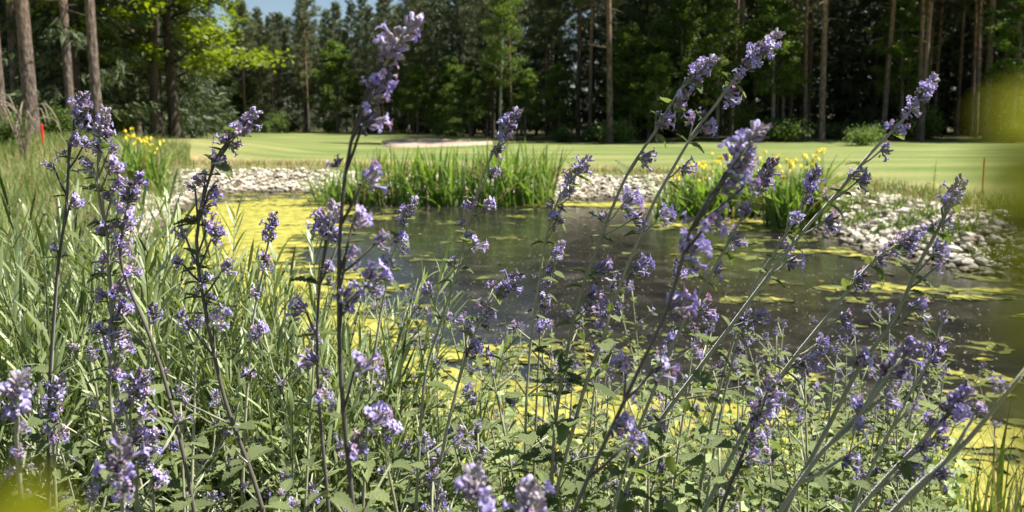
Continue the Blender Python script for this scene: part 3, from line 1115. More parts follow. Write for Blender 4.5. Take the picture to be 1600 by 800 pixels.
for k, (px, d, rx, hh) in enumerate(((520, 16.0, 0.42, 0.85), (585, 15.9, 0.5, 1.0), (650, 15.8, 0.5, 1.05), (715, 15.8, 0.5, 1.05), (780, 15.7, 0.5, 1.1), (838, 15.8, 0.42, 1.05))):
    clump("rush_clump", ["ragged left end of the green rushes across the pond", "green rush clump second from the left across the pond, behind the near dark catmint stem",
                         "green rush clump just left of the middle of the far row", "green rush clump in the middle of the far row below the sand bunker",
                         "tall green rush clump behind the slim catmint spike in the middle", "right end of the row of green rushes, next to bare white stones"][k],
          "rushes", px_xy(px, d), d, rx, 0.45, 165, (hh * 0.5, hh * 1.35), 100 + k, 0, "green rushes along the far shore")
clump("iris_clump", "yellow-flowered iris clump by the two dark trunks at the left", "iris", px_xy(226, 15.5), 15.5, 0.42, 0.4, 130, (0.6, 1.05), 201, 28, "yellow irises", wide=1.9)
clump("iris_clump", "wide yellow iris clump in the stones behind the leaning catmint stems", "iris", px_xy(1090, 13.6), 13.6, 0.75, 0.5, 240, (0.7, 1.15), 202, 42, "yellow irises", wide=1.9)
clump("iris_clump", "yellow iris clump right of the wide one, beside the right-hand stones", "iris", px_xy(1243, 12.2), 12.2, 0.42, 0.4, 190, (0.65, 1.1), 203, 32, "yellow irises", wide=1.9)
clump("iris_clump", "small iris clump joining the two yellow ones at the back", "iris", px_xy(1175, 13.9), 13.9, 0.4, 0.3, 110, (0.6, 1.0), 204, 14, "yellow irises", wide=1.9)


# ------------------------------------------------------------------ grass as stuff: bank crest, rough on the left, weeds among stones
def grass(name, pts, hr, mats, seed, wd=0.006):
    r = random.Random(seed)
    mb = MB()
    for (x, y, z) in pts:
        h = r.uniform(*hr); a = r.uniform(0, 6.28); b = r.uniform(0.1, 0.6) * h
        dx, dy = math.cos(a), math.sin(a)
        k = wd * r.uniform(0.6, 1.4)
        mb.add([(x - dy * k, y + dx * k, z - 0.02), (x + dy * k, y - dx * k, z - 0.02),
                (x + dx * b * 0.35 + dy * k * .8, y + dy * b * 0.35 - dx * k * .8, z + h * 0.6), (x + dx * b * 0.35 - dy * k * .8, y + dy * b * 0.35 + dx * k * .8, z + h * 0.6),
                (x + dx * b, y + dy * b, z + h)], [(0, 1, 2, 3), (3, 2, 4)], r.randrange(len(mats)) if len(mats) > 1 else 0)
    return struct(name, mb.mesh(name, mats, smooth=False), 'stuff')


def pts_where(n, xr, yr, test, seed):
    rng = np.random.default_rng(seed)
    x = rng.uniform(*xr, n); y = rng.uniform(*yr, n)
    d = sdist(x, y); h = height(x, y)
    keep = test(x, y, d, rng.random(n))
    return list(zip(x[keep], y[keep], h[keep]))


grass("bank_grass", pts_where(90000, (-9, 12), (9, 22), lambda x, y, d, u: (d > 1.15) & (d < 3.6) & (u < np.exp(-((d - 1.9) / 0.8) ** 2)), 1), (0.06, 0.2), ["grass_blade", "dry_blade"], 1, 0.006)
grass("rough_grass", pts_where(70000, (-14, -1.2), (2.6, 24), lambda x, y, d, u: (d > 0.5) & (x < -0.14 * y - 0.6) & (u < 0.85) & ((y < 16) | (x < -0.40 * y)), 2), (0.15, 0.42), ["grass_blade", "grass_blade", "grass_blade", "grass_blade", "grass_blade", "dry_blade"], 2, 0.005)
grass("weeds_among_stones", pts_where(26000, (3, 9), (8, 13), lambda x, y, d, u: (d > 0.55) & (d < 2.1) & (np.sin(x * 5 + 1) + np.sin(y * 7 + x * 2) > 0.55), 3), (0.05, 0.16), ["grass_blade"], 3, 0.009)
grass("bank_underlay_grass", pts_where(60000, (-3.5, 4.5), (0.5, 3.0), lambda x, y, d, u: (d > 0.15) & (u < 0.16 + 0.5 * (x < -0.3)), 4), (0.10, 0.34), ["grass_blade", "grass_blade", "dry_blade"], 4, 0.0025)


# ------------------------------------------------------------------ catmint
def leaf_mesh(seed, ratio=0.72, fold=0.25, curl=0.35, teeth=7):
    """a crenate mint leaf, one unit long, along +Y, upper face +Z"""
    r = random.Random(seed)
    mb = MB(); n = teeth * 2; L = []
    for k in range(n + 1):
        t = k / n
        wd = 0.5 * ratio * (math.sin(PI * min(1, (t * 0.94 + 0.06) ** 0.72))) ** 0.85
        if k % 2 == 0 and 0 < k < n:
            wd *= 0.78
        if k == n:
            wd = 0.002
        z = -curl * t * t * 0.5 + 0.02 * math.sin(k * PI)
        y = t + (0.02 if k % 2 else 0)
        rip = 0.06 * (1 if k % 2 else -1)
        L.append([(-wd, y, z + fold * wd), (-wd * 0.55, y, z + fold * wd * 0.45 + rip), (0, y, z - 0.02 - rip * 0.3), (wd * 0.55, y, z + fold * wd * 0.45 + rip), (wd, y, z + fold * wd)])
    vs = [p for row in L for p in row]
    fs = []
    for k in range(n):
        for j in range(4):
            a = k * 5 + j
            fs.append((a, a + 1, a + 6, a + 5))
    mb.add(vs, fs)
    mb.tube([(0, -0.22, 0.0), (0, 0.02, -0.01)], [0.03, 0.025], 4)
    return mb.mesh("leaf", "catmint_leaf")


LEAVES = [leaf_mesh(1), leaf_mesh(2, 0.66, 0.4, 0.6), leaf_mesh(3, 0.8, 0.12, 0.2, 8), leaf_mesh(4, 0.7, 0.5, 0.9)]


def flower_mesh(seed, mats):
    """two-lipped tubular flower along +Z, lower lip towards -Y; unit = metres"""
    r = random.Random(seed)
    mb = MB()
    k = 0.001
    mb.tube([(0, 0, 0), (0, 0, 3 * k), (0, 0.2 * k, 6 * k)], [0.9 * k, 1.3 * k, 1.5 * k], 6, 1, cap=False)          # calyx
    mb.tube([(0, 0, 4 * k), (0, 0.2 * k, 7.5 * k), (0, -0.3 * k, 10 * k), (0, -0.6 * k, 11.5 * k)], [0.8 * k, 1.0 * k, 1.7 * k, 2.3 * k], 7, 0, cap=False)
    z0 = 11.2 * k

    def petal(a, L, wd, droop, lobes):
        d = Vector((math.sin(a), -math.cos(a), 0)); s = Vector((d.y, -d.x, 0))
        rows = []
        for i, (t, wv) in enumerate(((0, 0.45), (0.45, 0.95), (0.85, 1.0), (1.0, 0.6))):
            c = d * (1.4 * k + L * t * k) + Vector((0, -0.5 * k, z0 + (1.2 * math.sin(t * 2.0) - droop * t * t) * k))
            notch = 0.25 * L * k if (i == 3 and lobes) else 0
            rows.append([c - s * wd * wv * k, c - s * wd * wv * k * 0.45 + d * 0.05 * L * k, c - d * notch - Vector((0, 0, 0.3 * k)), c + s * wd * wv * k * 0.45 + d * 0.05 * L * k, c + s * wd * wv * k])
        vs = [p for q in rows for p in q]
        mb.add(vs, [(i * 5 + j, i * 5 + j + 1, i * 5 + j + 6, i * 5 + j + 5) for i in range(3) for j in range(4)], 0)
    petal(0, r.uniform(4.2, 5.2), r.uniform(2.6, 3.2), r.uniform(1.0, 3.0), True)
    petal(1.75, 2.6, 1.6, 0.6, False); petal(-1.75, 2.6, 1.6, 0.6, False)
    petal(PI - 0.28, 3.2, 1.5, -0.8, True); petal(PI + 0.28, 3.2, 1.5, -0.8, True)
    return mb.mesh("flower", mats)


FLOWERS = [flower_mesh(k, ["petal", "calyx"]) for k in range(3)]
FADED = [flower_mesh(k + 9, ["petal_faded", "calyx"]) for k in range(2)]


def calyx(mb, c, d, L, r, rr, mi=0):
    e = c + d * L
    a = d.orthogonal().normalized(); b = d.cross(a)
    n = 5
    ring = lambda p, q, off=0: [p + a * (q * math.cos(2 * PI * (j + off) / n)) + b * (q * math.sin(2 * PI * (j + off) / n)) for j in range(n)]
    vs = ring(c, r * 0.55) + ring(c.lerp(e, 0.55), r) + ring(e, r * 0.95) + ring(e + d * L * 0.22, r * 1.05, 0.5)
    fs = []
    for i in (0, 1):
        for j in range(n):
            fs.append((i * n + j, i * n + (j + 1) % n, (i + 1) * n + (j + 1) % n, (i + 1) * n + j))
    for j in range(n):
        fs.append((2 * n + j, 2 * n + (j + 1) % n, 3 * n + j))
    mb.add(vs, fs, mi)


def bud(mb, c, d, L, r, mi):
    a = d.orthogonal().normalized(); b = d.cross(a); n = 5
    vs = []
    for t, q in ((0, 0.5), (0.4, 0.9), (0.75, 1.0), (0.95, 0.55)):
        vs += [c + d * L * t + a * (r * q * math.cos(2 * PI * j / n)) + b * (r * q * math.sin(2 * PI * j / n)) for j in range(n)]
    fs = [(i * n + j, i * n + (j + 1) % n, (i + 1) * n + (j + 1) % n, (i + 1) * n + j) for i in range(3) for j in range(n)] + [tuple(3 * n + j for j in range(n))]
    mb.add(vs, fs, mi)


def make_cluster(seed, ncal=22, nfl=7, size=0.0115, faded=0.35):
    """one half-whorl: fan of calyces and buds pointing out along +Z, up is +Y; with the places for its open flowers"""
    r = random.Random(seed)
    mb = MB(); spots = []
    for k in range(5):
        d = (Vector((r.uniform(-0.8, 0.8), r.uniform(-0.5, 0.8), 1.0))).normalized()
        mb.tube([(0, 0, -0.002), d * size * 0.8], [0.0006, 0.0004], 3, 2)
    for k in range(ncal):
        d = Vector((r.uniform(-1, 1), r.uniform(-0.85, 1.0), r.uniform(0.15, 1.2))).normalized()
        c = d * size * r.uniform(0.25, 0.85)
        dd = (d + Vector((0, 0.12, 0.3)) + rvec(r) * 0.35).normalized()
        if r.random() < 0.62:
            calyx(mb, c, dd, r.uniform(0.0045, 0.0065), r.uniform(0.0011, 0.0016), r)
        else:
            bud(mb, c, dd, r.uniform(0.004, 0.0065), r.uniform(0.0011, 0.0017), 1)
    for k in range(2):
        a = r.uniform(-1, 1)
        d = Vector((a, r.uniform(-0.6, 0.2), 0.6)).normalized()
        s = d.orthogonal().normalized() * 0.0016
        c = d * 0.002
        mb.add([c, c + d * 0.006 + s, c + d * 0.012, c + d * 0.006 - s], [(0, 1, 2, 3)], 2)
    for k in range(nfl):
        d = Vector((r.uniform(-1, 1), r.uniform(-0.75, 0.9), r.uniform(0.3, 1.2))).normalized()
        c = d * size * r.uniform(0.55, 0.95)
        dd = (d + Vector((0, 0.05, 0.45)) + rvec(r) * 0.3).normalized()
        fm = FADED[r.randrange(2)] if r.random() < faded else FLOWERS[r.randrange(3)]
        spots.append((c, frame_z(dd, Vector((0, 1, 0))), r.uniform(0.75, 1.1), fm))
    return mb.mesh("flower_cluster", ["calyx", "petal", "catmint_leaf"], smooth=False), spots


CLUSTERS = [make_cluster(k, ncal=r_, nfl=f_) for k, (r_, f_) in enumerate(((24, 5), (28, 7), (22, 4), (26, 6), (20, 4)))]
BUDCL = [make_cluster(k + 20, ncal=26, nfl=2, size=0.0095) for k in range(3)]


def make_spike(seed, L=0.024, nfl=3):
    """the young tip of a stem: buds packed round the axis, along +Y"""
    r = random.Random(seed)
    mb = MB(); spots = []
    mb.tube([(0, -0.004, 0), (0, L, 0)], [0.001, 0.0006], 4, 2)
    for k in range(44):
        t = r.random() ** 0.9
        a = r.uniform(0, 6.28)
        q = 0.0065 * (1 - 0.6 * t)
        d = Vector((math.cos(a), 0.7 + 0.6 * t, math.sin(a))).normalized()
        c = Vector((math.cos(a) * q * 0.5, t * L, math.sin(a) * q * 0.5))
        if r.random() < 0.5:
            calyx(mb, c, d, 0.0042, 0.00125, r)
        else:
            bud(mb, c, d, 0.0045, 0.0013, 1 if r.random() < 0.5 else 0)
    for k in range(nfl):
        a = r.uniform(0, 6.28); t = r.uniform(0, 0.5)
        d = Vector((math.cos(a), 0.5, math.sin(a))).normalized()
        spots.append((Vector((0, t * L, 0)) + d * 0.004, frame_z(d, Vector((0, 1, 0))), 0.7, FLOWERS[r.randrange(3)]))
    return mb.mesh("bud_spike", ["calyx", "petal", "catmint_leaf"], smooth=False), spots


SPIKES = [make_spike(k) for k in range(4)]


def put_cluster(parent, origin, pos, direc, scale, r, kind=None, up=None, name="flower_cluster", keep=1.0):
    me, spots = (kind or CLUSTERS[r.randrange(len(CLUSTERS))])
    q = frame_z(direc, up or Vector((0, 0, 1))) if name == "flower_cluster" else frame(direc, Vector((r.uniform(-1, 1), r.uniform(-1, 1), 0.2)))
    o = obj(name, me, parent, pos - origin, q, scale)
    for (c, fq, fs, fm) in spots:
        if r.random() < keep:
            obj("flower", fm, o, c, fq, fs)
    return o


def put_leaf(parent, origin, pos, direc, size, r, me=None):
    d = Vector(direc).normalized()
    q = frame(d, (Vector((0, 0, 1)) + rvec(r) * 0.35).normalized())
    p = pos + d * size * 0.2
    return obj("leaf", me or LEAVES[r.randrange(len(LEAVES))], parent, p - origin, q, size * r.uniform(0.85, 1.15))


def flower_stem(label, d0, d1, path, clusters, seed, rad=0.0026, dark=False, ground_off=None, leafy=(0.36, 1.0), leaf_size=0.034, spike=True, gz=None, group="flowering catmint stems in front of the pond", extra_leaves=True):
    """path runs from the lowest visible pixel to the tip"""
    r = random.Random(seed)
    n = len(path)
    pts = [P(px, py, d0 + (d1 - d0) * (i / (n - 1))) for i, (px, py) in enumerate(path)]
    # carry the stem on down to the soil
    d = (pts[0] - pts[1]).normalized()
    b = pts[0].copy()
    low = []
    for k in range(14):
        gh = H(b.x, b.y)
        if b.z < gh + 0.02:
            break
        d = (d + Vector((0, 0, -0.35))).normalized()
        b = b + d * min(0.06, max(0.03, b.z - gh))
        low.append(b.copy())
    base = Vector((b.x, b.y, H(b.x, b.y)))
    low = low or [base + Vector((0, 0, -0.02))]
    full = low[::-1] + pts
    nlow = len(low)
    sp = spline(full, 0.012)
    root = thing("catmint_plant", label, "catmint", base, group)
    mb = MB()
    K = len(sp)
    tot = [0.0]
    for a, c in zip(sp, sp[1:]):
        tot.append(tot[-1] + (c - a).length)
    rad *= 0.98
    rads = [rad * (1.05 - 0.6 * (t / tot[-1]) ** 1.6) for t in tot]
    mb.tube([p - base for p in sp], rads, 4 if rad > 0.001 else 3, 1 if dark else 0)
    # flower clusters where the photograph has them, each on a short stalk
    tan_tip = (sp[-1] - sp[-3]).normalized()
    for (px, py, wpx) in clusters:
        # nearest stem sample in the picture
        best, bi = 1e9, 0
        for i in range(0, K):
            qx, qy = px_of(*sp[i])
            e = math.hypot(qx - px, qy - py)
            if e < best:
                best, bi = e, i
        dep = sp[bi].y
        off = r.uniform(-0.006, 0.006) if best > 12 else r.uniform(-0.004, 0.004)
        c = P(px, py, dep + off)
        scale = wpx / F_PX * dep / (0.031 if dep > 0.6 else 0.0285)
        back = max(0, bi - (2 if best > 14 else 1))
        node = sp[back]
        tv = (sp[min(bi + 1, K - 1)] - sp[max(bi - 1, 0)]).normalized()
        out = c - node
        side = out - tv * out.dot(tv)
        if side.length < 0.003:
            a = Vector((r.uniform(-1, 1), r.uniform(-0.9, 0.2), r.uniform(-.3, .5)))
            side = a - tv * a.dot(tv)
        direc = side.normalized() + tv * 0.5
        cp = c - direc.normalized() * 0.010 * scale
        mb.tube([node - base, node.lerp(cp, 0.5) - base + Vector((0, 0, -0.001)), cp - base], [0.0011, 0.001, 0.0009], 4, 1 if dark else 0)
        put_cluster(root, base, cp, direc, scale, r, up=(Vector((0, 0, 1)) + tv * 0.3).normalized())
        # a smaller one across the stem, and the two bract leaves of the node
        if r.random() < 0.35:
            dd = (-side.normalized() + tv * 0.6 + rvec(r) * 0.3)
            put_cluster(root, base, node + dd.normalized() * 0.005, dd, scale * 0.55, r, kind=BUDCL[r.randrange(3)], keep=0.6)
        if best > 6 and dep > 0.5:
            for s in (-1, 1):
                if r.random() < 0.8:
                    dd = side.normalized() * s + tv * 0.35 + rvec(r) * 0.35 + Vector((0, 0, -0.2))
                    put_leaf(root, base, node, dd, r.uniform(0.010, 0.017), r)
    if spike:
        q = sp[-1] - tan_tip * 0.014
        put_cluster(root, base, q, tan_tip, 1.1, r, kind=SPIKES[r.randrange(4)], name="bud_spike")
    # leaf pairs down the stem
    k = 0.0
    s = tot[-1] * (1 - leafy[0])
    tog = r.uniform(0, 3)
    while s > 0.03:
        i = min(range(K), key=lambda j: abs(tot[j] - s))
        tv = (sp[min(i + 1, K - 1)] - sp[max(i - 1, 0)]).normalized()
        a = tv.orthogonal().normalized()
        a = Quaternion(tv, tog) @ a
        g = 1 - s / tot[-1]
        sz = leaf_size * (0.55 + 0.65 * min(1, (g - leafy[0] + 0.15) / 0.5))
        for sg in (-1, 1):
            dd = a * sg + tv * 0.28 + Vector((0, 0, -0.22)) + rvec(r) * 0.15
            put_leaf(root, base, sp[i], dd, sz, r)
            if extra_leaves and r.random() < 0.55:
                b2 = a * sg * 0.8 + tv * 0.8 + rvec(r) * 0.3
                L = r.uniform(0.02, 0.05)
                e = sp[i] + b2.normalized() * L
                mb.tube([sp[i] - base, e - base], [0.0011, 0.0008], 4, 0)
                for s2 in (-1, 1):
                    put_leaf(root, base, e, rvec(r) + b2 * 0.6 + Vector((0, 0, -0.1)), sz * 0.55, r)
                if r.random() < 0.35:
                    put_cluster(root, base, e, b2, 0.55, r, kind=BUDCL[r.randrange(3)], keep=0.7)
        tog += PI / 2 + r.uniform(-0.2, 0.2)
        s -= r.uniform(0.03, 0.05)
    o = obj("stem", mb.mesh("stem", ["stem_skin", "stem_dark"]), root)
    return root


STEMS = [
 ("tallest catmint stem left of centre, thick dark and nearest the lens, slightly out of focus", 0.46, 0.44,
  [(552, 800), (540, 680), (531, 560), (530, 400), (540, 270), (560, 180), (590, 110), (628, 58)],
  [(612, 85, 34), (606, 118, 46), (590, 150, 46), (584, 190, 56), (586, 278, 62), (566, 345, 48), (596, 378, 40), (588, 440, 58), (548, 468, 50), (572, 570, 62), (550, 400, 36), (590, 655, 60), (558, 697, 44), (598, 90, 24), (580, 128, 22)], dict(dark=True, rad=0.0023)),
 ("dark catmint stem just left of the tallest one with flowers on its left side", 0.56, 0.55,
  [(512, 780), (498, 620), (496, 500), (503, 420), (520, 345)], [(500, 342, 46), (464, 480, 50), (484, 560, 48), (506, 612, 36), (520, 370, 36), (512, 420, 30)], dict(dark=True, rad=0.0022)),
 ("leftmost tall catmint spike, dark stem with a cluster hanging out to its left", 0.82, 0.80,
  [(80, 560), (90, 425), (103, 326), (110, 230), (128, 160)], [(130, 165, 30), (126, 188, 34), (118, 222, 34), (78, 257, 26), (120, 318, 36), (140, 226, 30), (84, 388, 20)], dict(dark=True)),
 ("tall catmint spike thick with flowers in front of the light-barked pine", 0.74, 0.74,
  [(182, 700), (172, 620), (176, 525), (171, 430), (168, 370), (154, 300), (155, 215), (161, 190)],
  [(163, 198, 26), (165, 212, 32), (150, 232, 32), (178, 236, 30), (135, 258, 36), (182, 262, 40), (185, 290, 38), (168, 306, 36), (195, 322, 36), (160, 355, 38), (196, 356, 34), (190, 396, 42), (160, 405, 32), (208, 420, 36), (190, 450, 42), (160, 460, 34), (196, 484, 42), (180, 520, 40), (195, 545, 40), (182, 580, 42), (150, 515, 30)], {}),
 ("short catmint side spike leaning right beside the flower-thick left spike", 0.73, 0.72,
  [(275, 660), (250, 570), (228, 510), (200, 445), (188, 400), (195, 340), (210, 292)], [(212, 292, 30), (202, 310, 34), (205, 345, 36), (190, 380, 34)], dict(dark=True)),
 ("dark catmint stem between the yellow irises and the pond with a tip bending right", 0.70, 0.69,
  [(395, 745), (365, 665), (345, 600), (322, 490), (308, 400), (310, 350), (322, 295), (345, 235), (385, 190)],
  [(378, 192, 32), (364, 204, 36), (350, 216, 36), (366, 230, 32), (342, 254, 38), (312, 282, 34), (338, 298, 36), (300, 290, 26), (324, 325, 38), (335, 350, 38), (340, 372, 36), (282, 366, 32), (356, 418, 40), (276, 410, 34), (320, 440, 30), (346, 500, 48), (290, 510, 32), (330, 468, 26)], dict(dark=True)),
 ("slim catmint spike right of the dark bending one, half hidden among the lavender", 0.92, 0.92,
  [(384, 640), (390, 560), (395, 500), (410, 430), (424, 350)], [(426, 352, 22), (420, 372, 26), (412, 400, 28), (418, 414, 24), (400, 455, 34), (404, 520, 34), (385, 582, 32)], {}),
 ("slim pale catmint spike in front of the rushes in the middle", 0.80, 0.78,
  [(650, 795), (655, 700), (665, 585), (690, 500), (716, 420), (735, 335), (763, 255), (800, 188)],
  [(797, 192, 26), (790, 210, 30), (778, 236, 34), (772, 272, 30), (736, 318, 30), (764, 322, 34), (748, 384, 40), (730, 366, 24), (666, 455, 34), (705, 412, 26)], {}),
 ("catmint spike over the dark water with a tip before the white stones", 0.86, 0.85,
  [(820, 790), (822, 640), (830, 530), (842, 440), (856, 362), (876, 305), (912, 258)], [(902, 262, 28), (892, 276, 32), (884, 300, 34), (864, 340, 28), (858, 322, 20), (876, 344, 20), (870, 398, 26), (852, 466, 28)], {}),
 ("short thin catmint shoot close behind the spike over the dark water", 0.95, 0.95,
  [(838, 640), (842, 560), (846, 500), (858, 440), (874, 390)], [(868, 398, 24), (856, 425, 24), (852, 445, 26), (848, 480, 26), (845, 512, 30)], {}),
 ("long catmint stem leaning right, left one of the parallel pair that rises above the lawn", 0.80, 0.76,
  [(860, 795), (868, 660), (884, 560), (904, 470), (932, 390), (962, 312), (988, 258), (1022, 208), (1062, 142), (1102, 104)],
  [(1094, 112, 34), (1082, 124, 36), (1070, 142, 40), (1062, 162, 32), (1040, 192, 44), (1012, 250, 46), (986, 322, 56), (1000, 342, 40), (946, 424, 56), (930, 462, 44), (926, 484, 36), (1008, 418, 40), (890, 600, 30)], dict(rad=0.0029)),
 ("longest catmint stem leaning right, right one of the parallel pair with the highest tip", 0.80, 0.75,
  [(868, 775), (890, 690), (916, 598), (942, 528), (970, 442), (992, 388), (1020, 320), (1052, 262), (1086, 205), (1112, 172), (1160, 110), (1202, 66)],
  [(1192, 74, 34), (1180, 90, 40), (1168, 104, 36), (1152, 118, 32), (1142, 148, 44), (1108, 202, 38), (1078, 184, 34), (1076, 262, 40), (1042, 340, 40), (998, 420, 36), (960, 480, 34), (946, 494, 30)], dict(rad=0.0029)),
 ("long diagonal catmint stem reaching up to the right over the far stones", 0.82, 0.78,
  [(1030, 660), (1080, 592), (1140, 512), (1200, 432), (1260, 356), (1310, 300), (1360, 240), (1410, 188), (1452, 134)],
  [(1446, 140, 26), (1438, 152, 32), (1428, 170, 36), (1406, 196, 34), (1386, 236, 36), (1336, 274, 36), (1352, 286, 38), (1300, 348, 40), (1244, 410, 44), (1188, 498, 42), (1242, 342, 30)], dict(rad=0.0029)),
 ("small upright catmint spike in front of the right-hand iris clump", 0.90, 0.88,
  [(1150, 520), (1182, 440), (1216, 386), (1248, 330), (1272, 278)], [(1270, 282, 24), (1266, 296, 26), (1262, 314, 26), (1242, 342, 30), (1226, 380, 28), (1232, 392, 24)], {}),
 ("catmint stem leaning right across the lower dark water with a forked tip near the stones", 0.76, 0.73,
  [(1100, 800), (1150, 700), (1196, 622), (1240, 560), (1290, 498), (1340, 436), (1376, 398), (1424, 370)],
  [(1418, 376, 34), (1404, 384, 38), (1378, 404, 32), (1346, 438, 42), (1322, 500, 34), (1274, 562, 46), (1252, 574, 44), (1210, 622, 44), (1284, 540, 34), (1182, 656, 40)], dict(rad=0.0029)),
 ("rightmost long catmint stem rising past the stones under the red stake", 0.70, 0.69,
  [(1238, 775), (1284, 686), (1340, 580), (1398, 496), (1436, 412), (1464, 362), (1494, 300)], [(1490, 305, 28), (1482, 325, 32), (1478, 348, 36), (1470, 396, 40), (1442, 482, 50), (1352, 562, 44), (1468, 420, 24)], dict(rad=0.003)),
 ("blurred near catmint stem crossing the leaning pair, heavy purple head above the water", 0.46, 0.44,
  [(905, 780), (960, 660), (1002, 570), (1040, 490), (1060, 430), (1078, 360), (1110, 305), (1145, 265), (1168, 225)],
  [(1164, 236, 44), (1170, 252, 40), (1152, 272, 56), (1140, 292, 50), (1178, 290, 34), (1122, 344, 52), (1086, 400, 70), (1062, 480, 68), (1040, 580, 58), (974, 668, 56), (992, 696, 46), (970, 566, 44)], dict(dark=True, rad=0.0021)),
 ("catmint stem right behind the blurred purple head, dark flowers at its side", 0.74, 0.72,
  [(990, 690), (1030, 590), (1070, 500), (1104, 440), (1142, 372), (1168, 322), (1198, 268)], [(1194, 274, 32), (1190, 296, 30), (1166, 326, 36), (1150, 372, 40), (1124, 424, 36), (1106, 484, 46), (1090, 546, 36)], {}),
 ("blurred near catmint spike with violet flowers low on the right", 0.50, 0.49,
  [(1225, 790), (1290, 700), (1340, 650), (1376, 600), (1408, 560)], [(1404, 566, 34), (1396, 592, 40), (1394, 622, 40), (1348, 640, 44), (1346, 668, 40), (1372, 580, 30), (1330, 720, 44)], {}),
 ("short budding catmint shoot right of the violet blurred spike", 0.74, 0.74,
  [(1360, 735), (1394, 668), (1430, 600), (1466, 545)], [(1464, 550, 20), (1460, 566, 22), (1444, 584, 26), (1432, 634, 22)], dict(leaf_size=0.018)),
 ("pale washed-out catmint spike low at the right among the blurred leaves", 0.52, 0.50,
  [(1340, 800), (1410, 720), (1460, 670), (1500, 625)], [(1494, 632, 36), (1484, 652, 38), (1474, 684, 42), (1440, 700, 40), (1424, 738, 44), (1452, 660, 30)], {}),
 ("near slanting catmint stem in the lower right corner", 0.45, 0.44,
  [(1395, 800), (1450, 745), (1510, 690), (1560, 630), (1606, 572)], [(1520, 640, 36), (1560, 604, 36), (1470, 745, 40)], dict(spike=False)),
 ("branched catmint spike over the algae in the middle of the pond edge", 0.72, 0.70,
  [(682, 800), (692, 700), (714, 606), (730, 555), (748, 505), (770, 460), (800, 440)], [(796, 446, 26), (782, 460, 28), (756, 476, 36), (762, 496, 34), (742, 546, 44), (734, 614, 40), (718, 692, 38), (720, 500, 24), (768, 444, 22)], {}),
 ("small pale catmint shoot at the right edge of the lavender", 0.95, 0.95,
  [(590, 520), (604, 440), (618, 385), (642, 325)], [(638, 330, 24), (630, 348, 26), (622, 376, 32), (606, 412, 34), (632, 392, 22)], {}),
 ("blurred catmint flower head at the bottom edge left of centre", 0.36, 0.35,
  [(772, 880), (762, 820), (745, 766)], [(748, 772, 32), (762, 788, 36)], dict(extra_leaves=False)),
 ("blurred catmint flower head at the very bottom in the centre", 0.36, 0.35, [(850, 900), (842, 840), (830, 790)], [(834, 794, 38)], dict(extra_leaves=False)),
 ("pale blurred catmint spike at the left edge near the bottom", 0.46, 0.45,
  [(36, 820), (30, 740), (26, 680), (28, 612)], [(28, 620, 28), (18, 650, 32), (38, 670, 30), (28, 704, 32), (18, 736, 28)], {}),
 ("blurred short catmint spike at the bottom of the left corner", 0.42, 0.41,
  [(200, 860), (192, 800), (188, 715)], [(188, 724, 26), (182, 748, 30), (196, 768, 30)], {}),
 ("catmint spike with pale violet flowers above the large grey leaves at bottom left", 0.66, 0.65,
  [(216, 800), (208, 720), (204, 640), (218, 600)], [(218, 602, 36), (220, 622, 44), (228, 650, 44), (214, 682, 44), (238, 690, 50), (230, 716, 50), (250, 750, 44), (186, 640, 36)], {}),
 ("budding catmint shoot beside the pale blurred spike at bottom left", 0.72, 0.72, [(86, 760), (84, 690), (90, 640), (92, 610)], [(90, 616, 26), (84, 640, 32), (80, 664, 32), (96, 680, 30)], {}),
 ("catmint stem with a single pink-violet cluster under the middle of the pond", 0.60, 0.60, [(620, 800), (604, 720), (598, 660)], [(600, 655, 50), (610, 676, 40)], dict(spike=False)),
 ("thin upright catmint shoot with small flowers right of the parallel pair", 0.95, 0.95, [(1040, 640), (1046, 560), (1052, 500), (1060, 420)], [(1060, 430, 22), (1054, 470, 24), (1048, 530, 30), (1046, 556, 26)], {}),
 ("leafy catmint shoot with pale buds below the diagonal stem", 0.85, 0.85, [(1120, 680), (1138, 590), (1150, 540), (1162, 500)], [(1160, 506, 22), (1154, 548, 26), (1150, 576, 28)], {}),
 ("low catmint shoot with dark purple flowers in front of the lower dark water", 0.60, 0.58, [(1125, 800), (1160, 710), (1185, 650), (1200, 610)], [(1186, 648, 46), (1180, 690, 40), (1176, 714, 40)], dict(dark=True)),
 ("thin catmint spike over the reflection left of the long leaning pair", 1.0, 1.0, [(925, 640), (938, 540), (950, 490), (962, 440)], [(958, 450, 24), (950, 480, 28), (940, 505, 28), (934, 545, 26)], {}),
]
for k, (lb, d0, d1, path, cl, kw) in enumerate(STEMS):
    flower_stem(lb, d0, d1, path, cl, 500 + k, **kw)


HEROES = [(300, "dark bending stem"), (60, "leftmost spike"), (180, "flower-thick left spike"), (400, "slim half-hidden spike"), (545, "tallest dark stem"), (660, "slim middle spike"), (735, "branched spike"), (825, "spike over the dark water"),
          (870, "left leaning stem"), (920, "right leaning stem"), (985, "blurred purple head"), (1060, "long diagonal stem"), (1150, "forked-tip stem"), (1280, "rightmost long stem"), (1380, "small budding shoot"), (1460, "pale corner spike")]
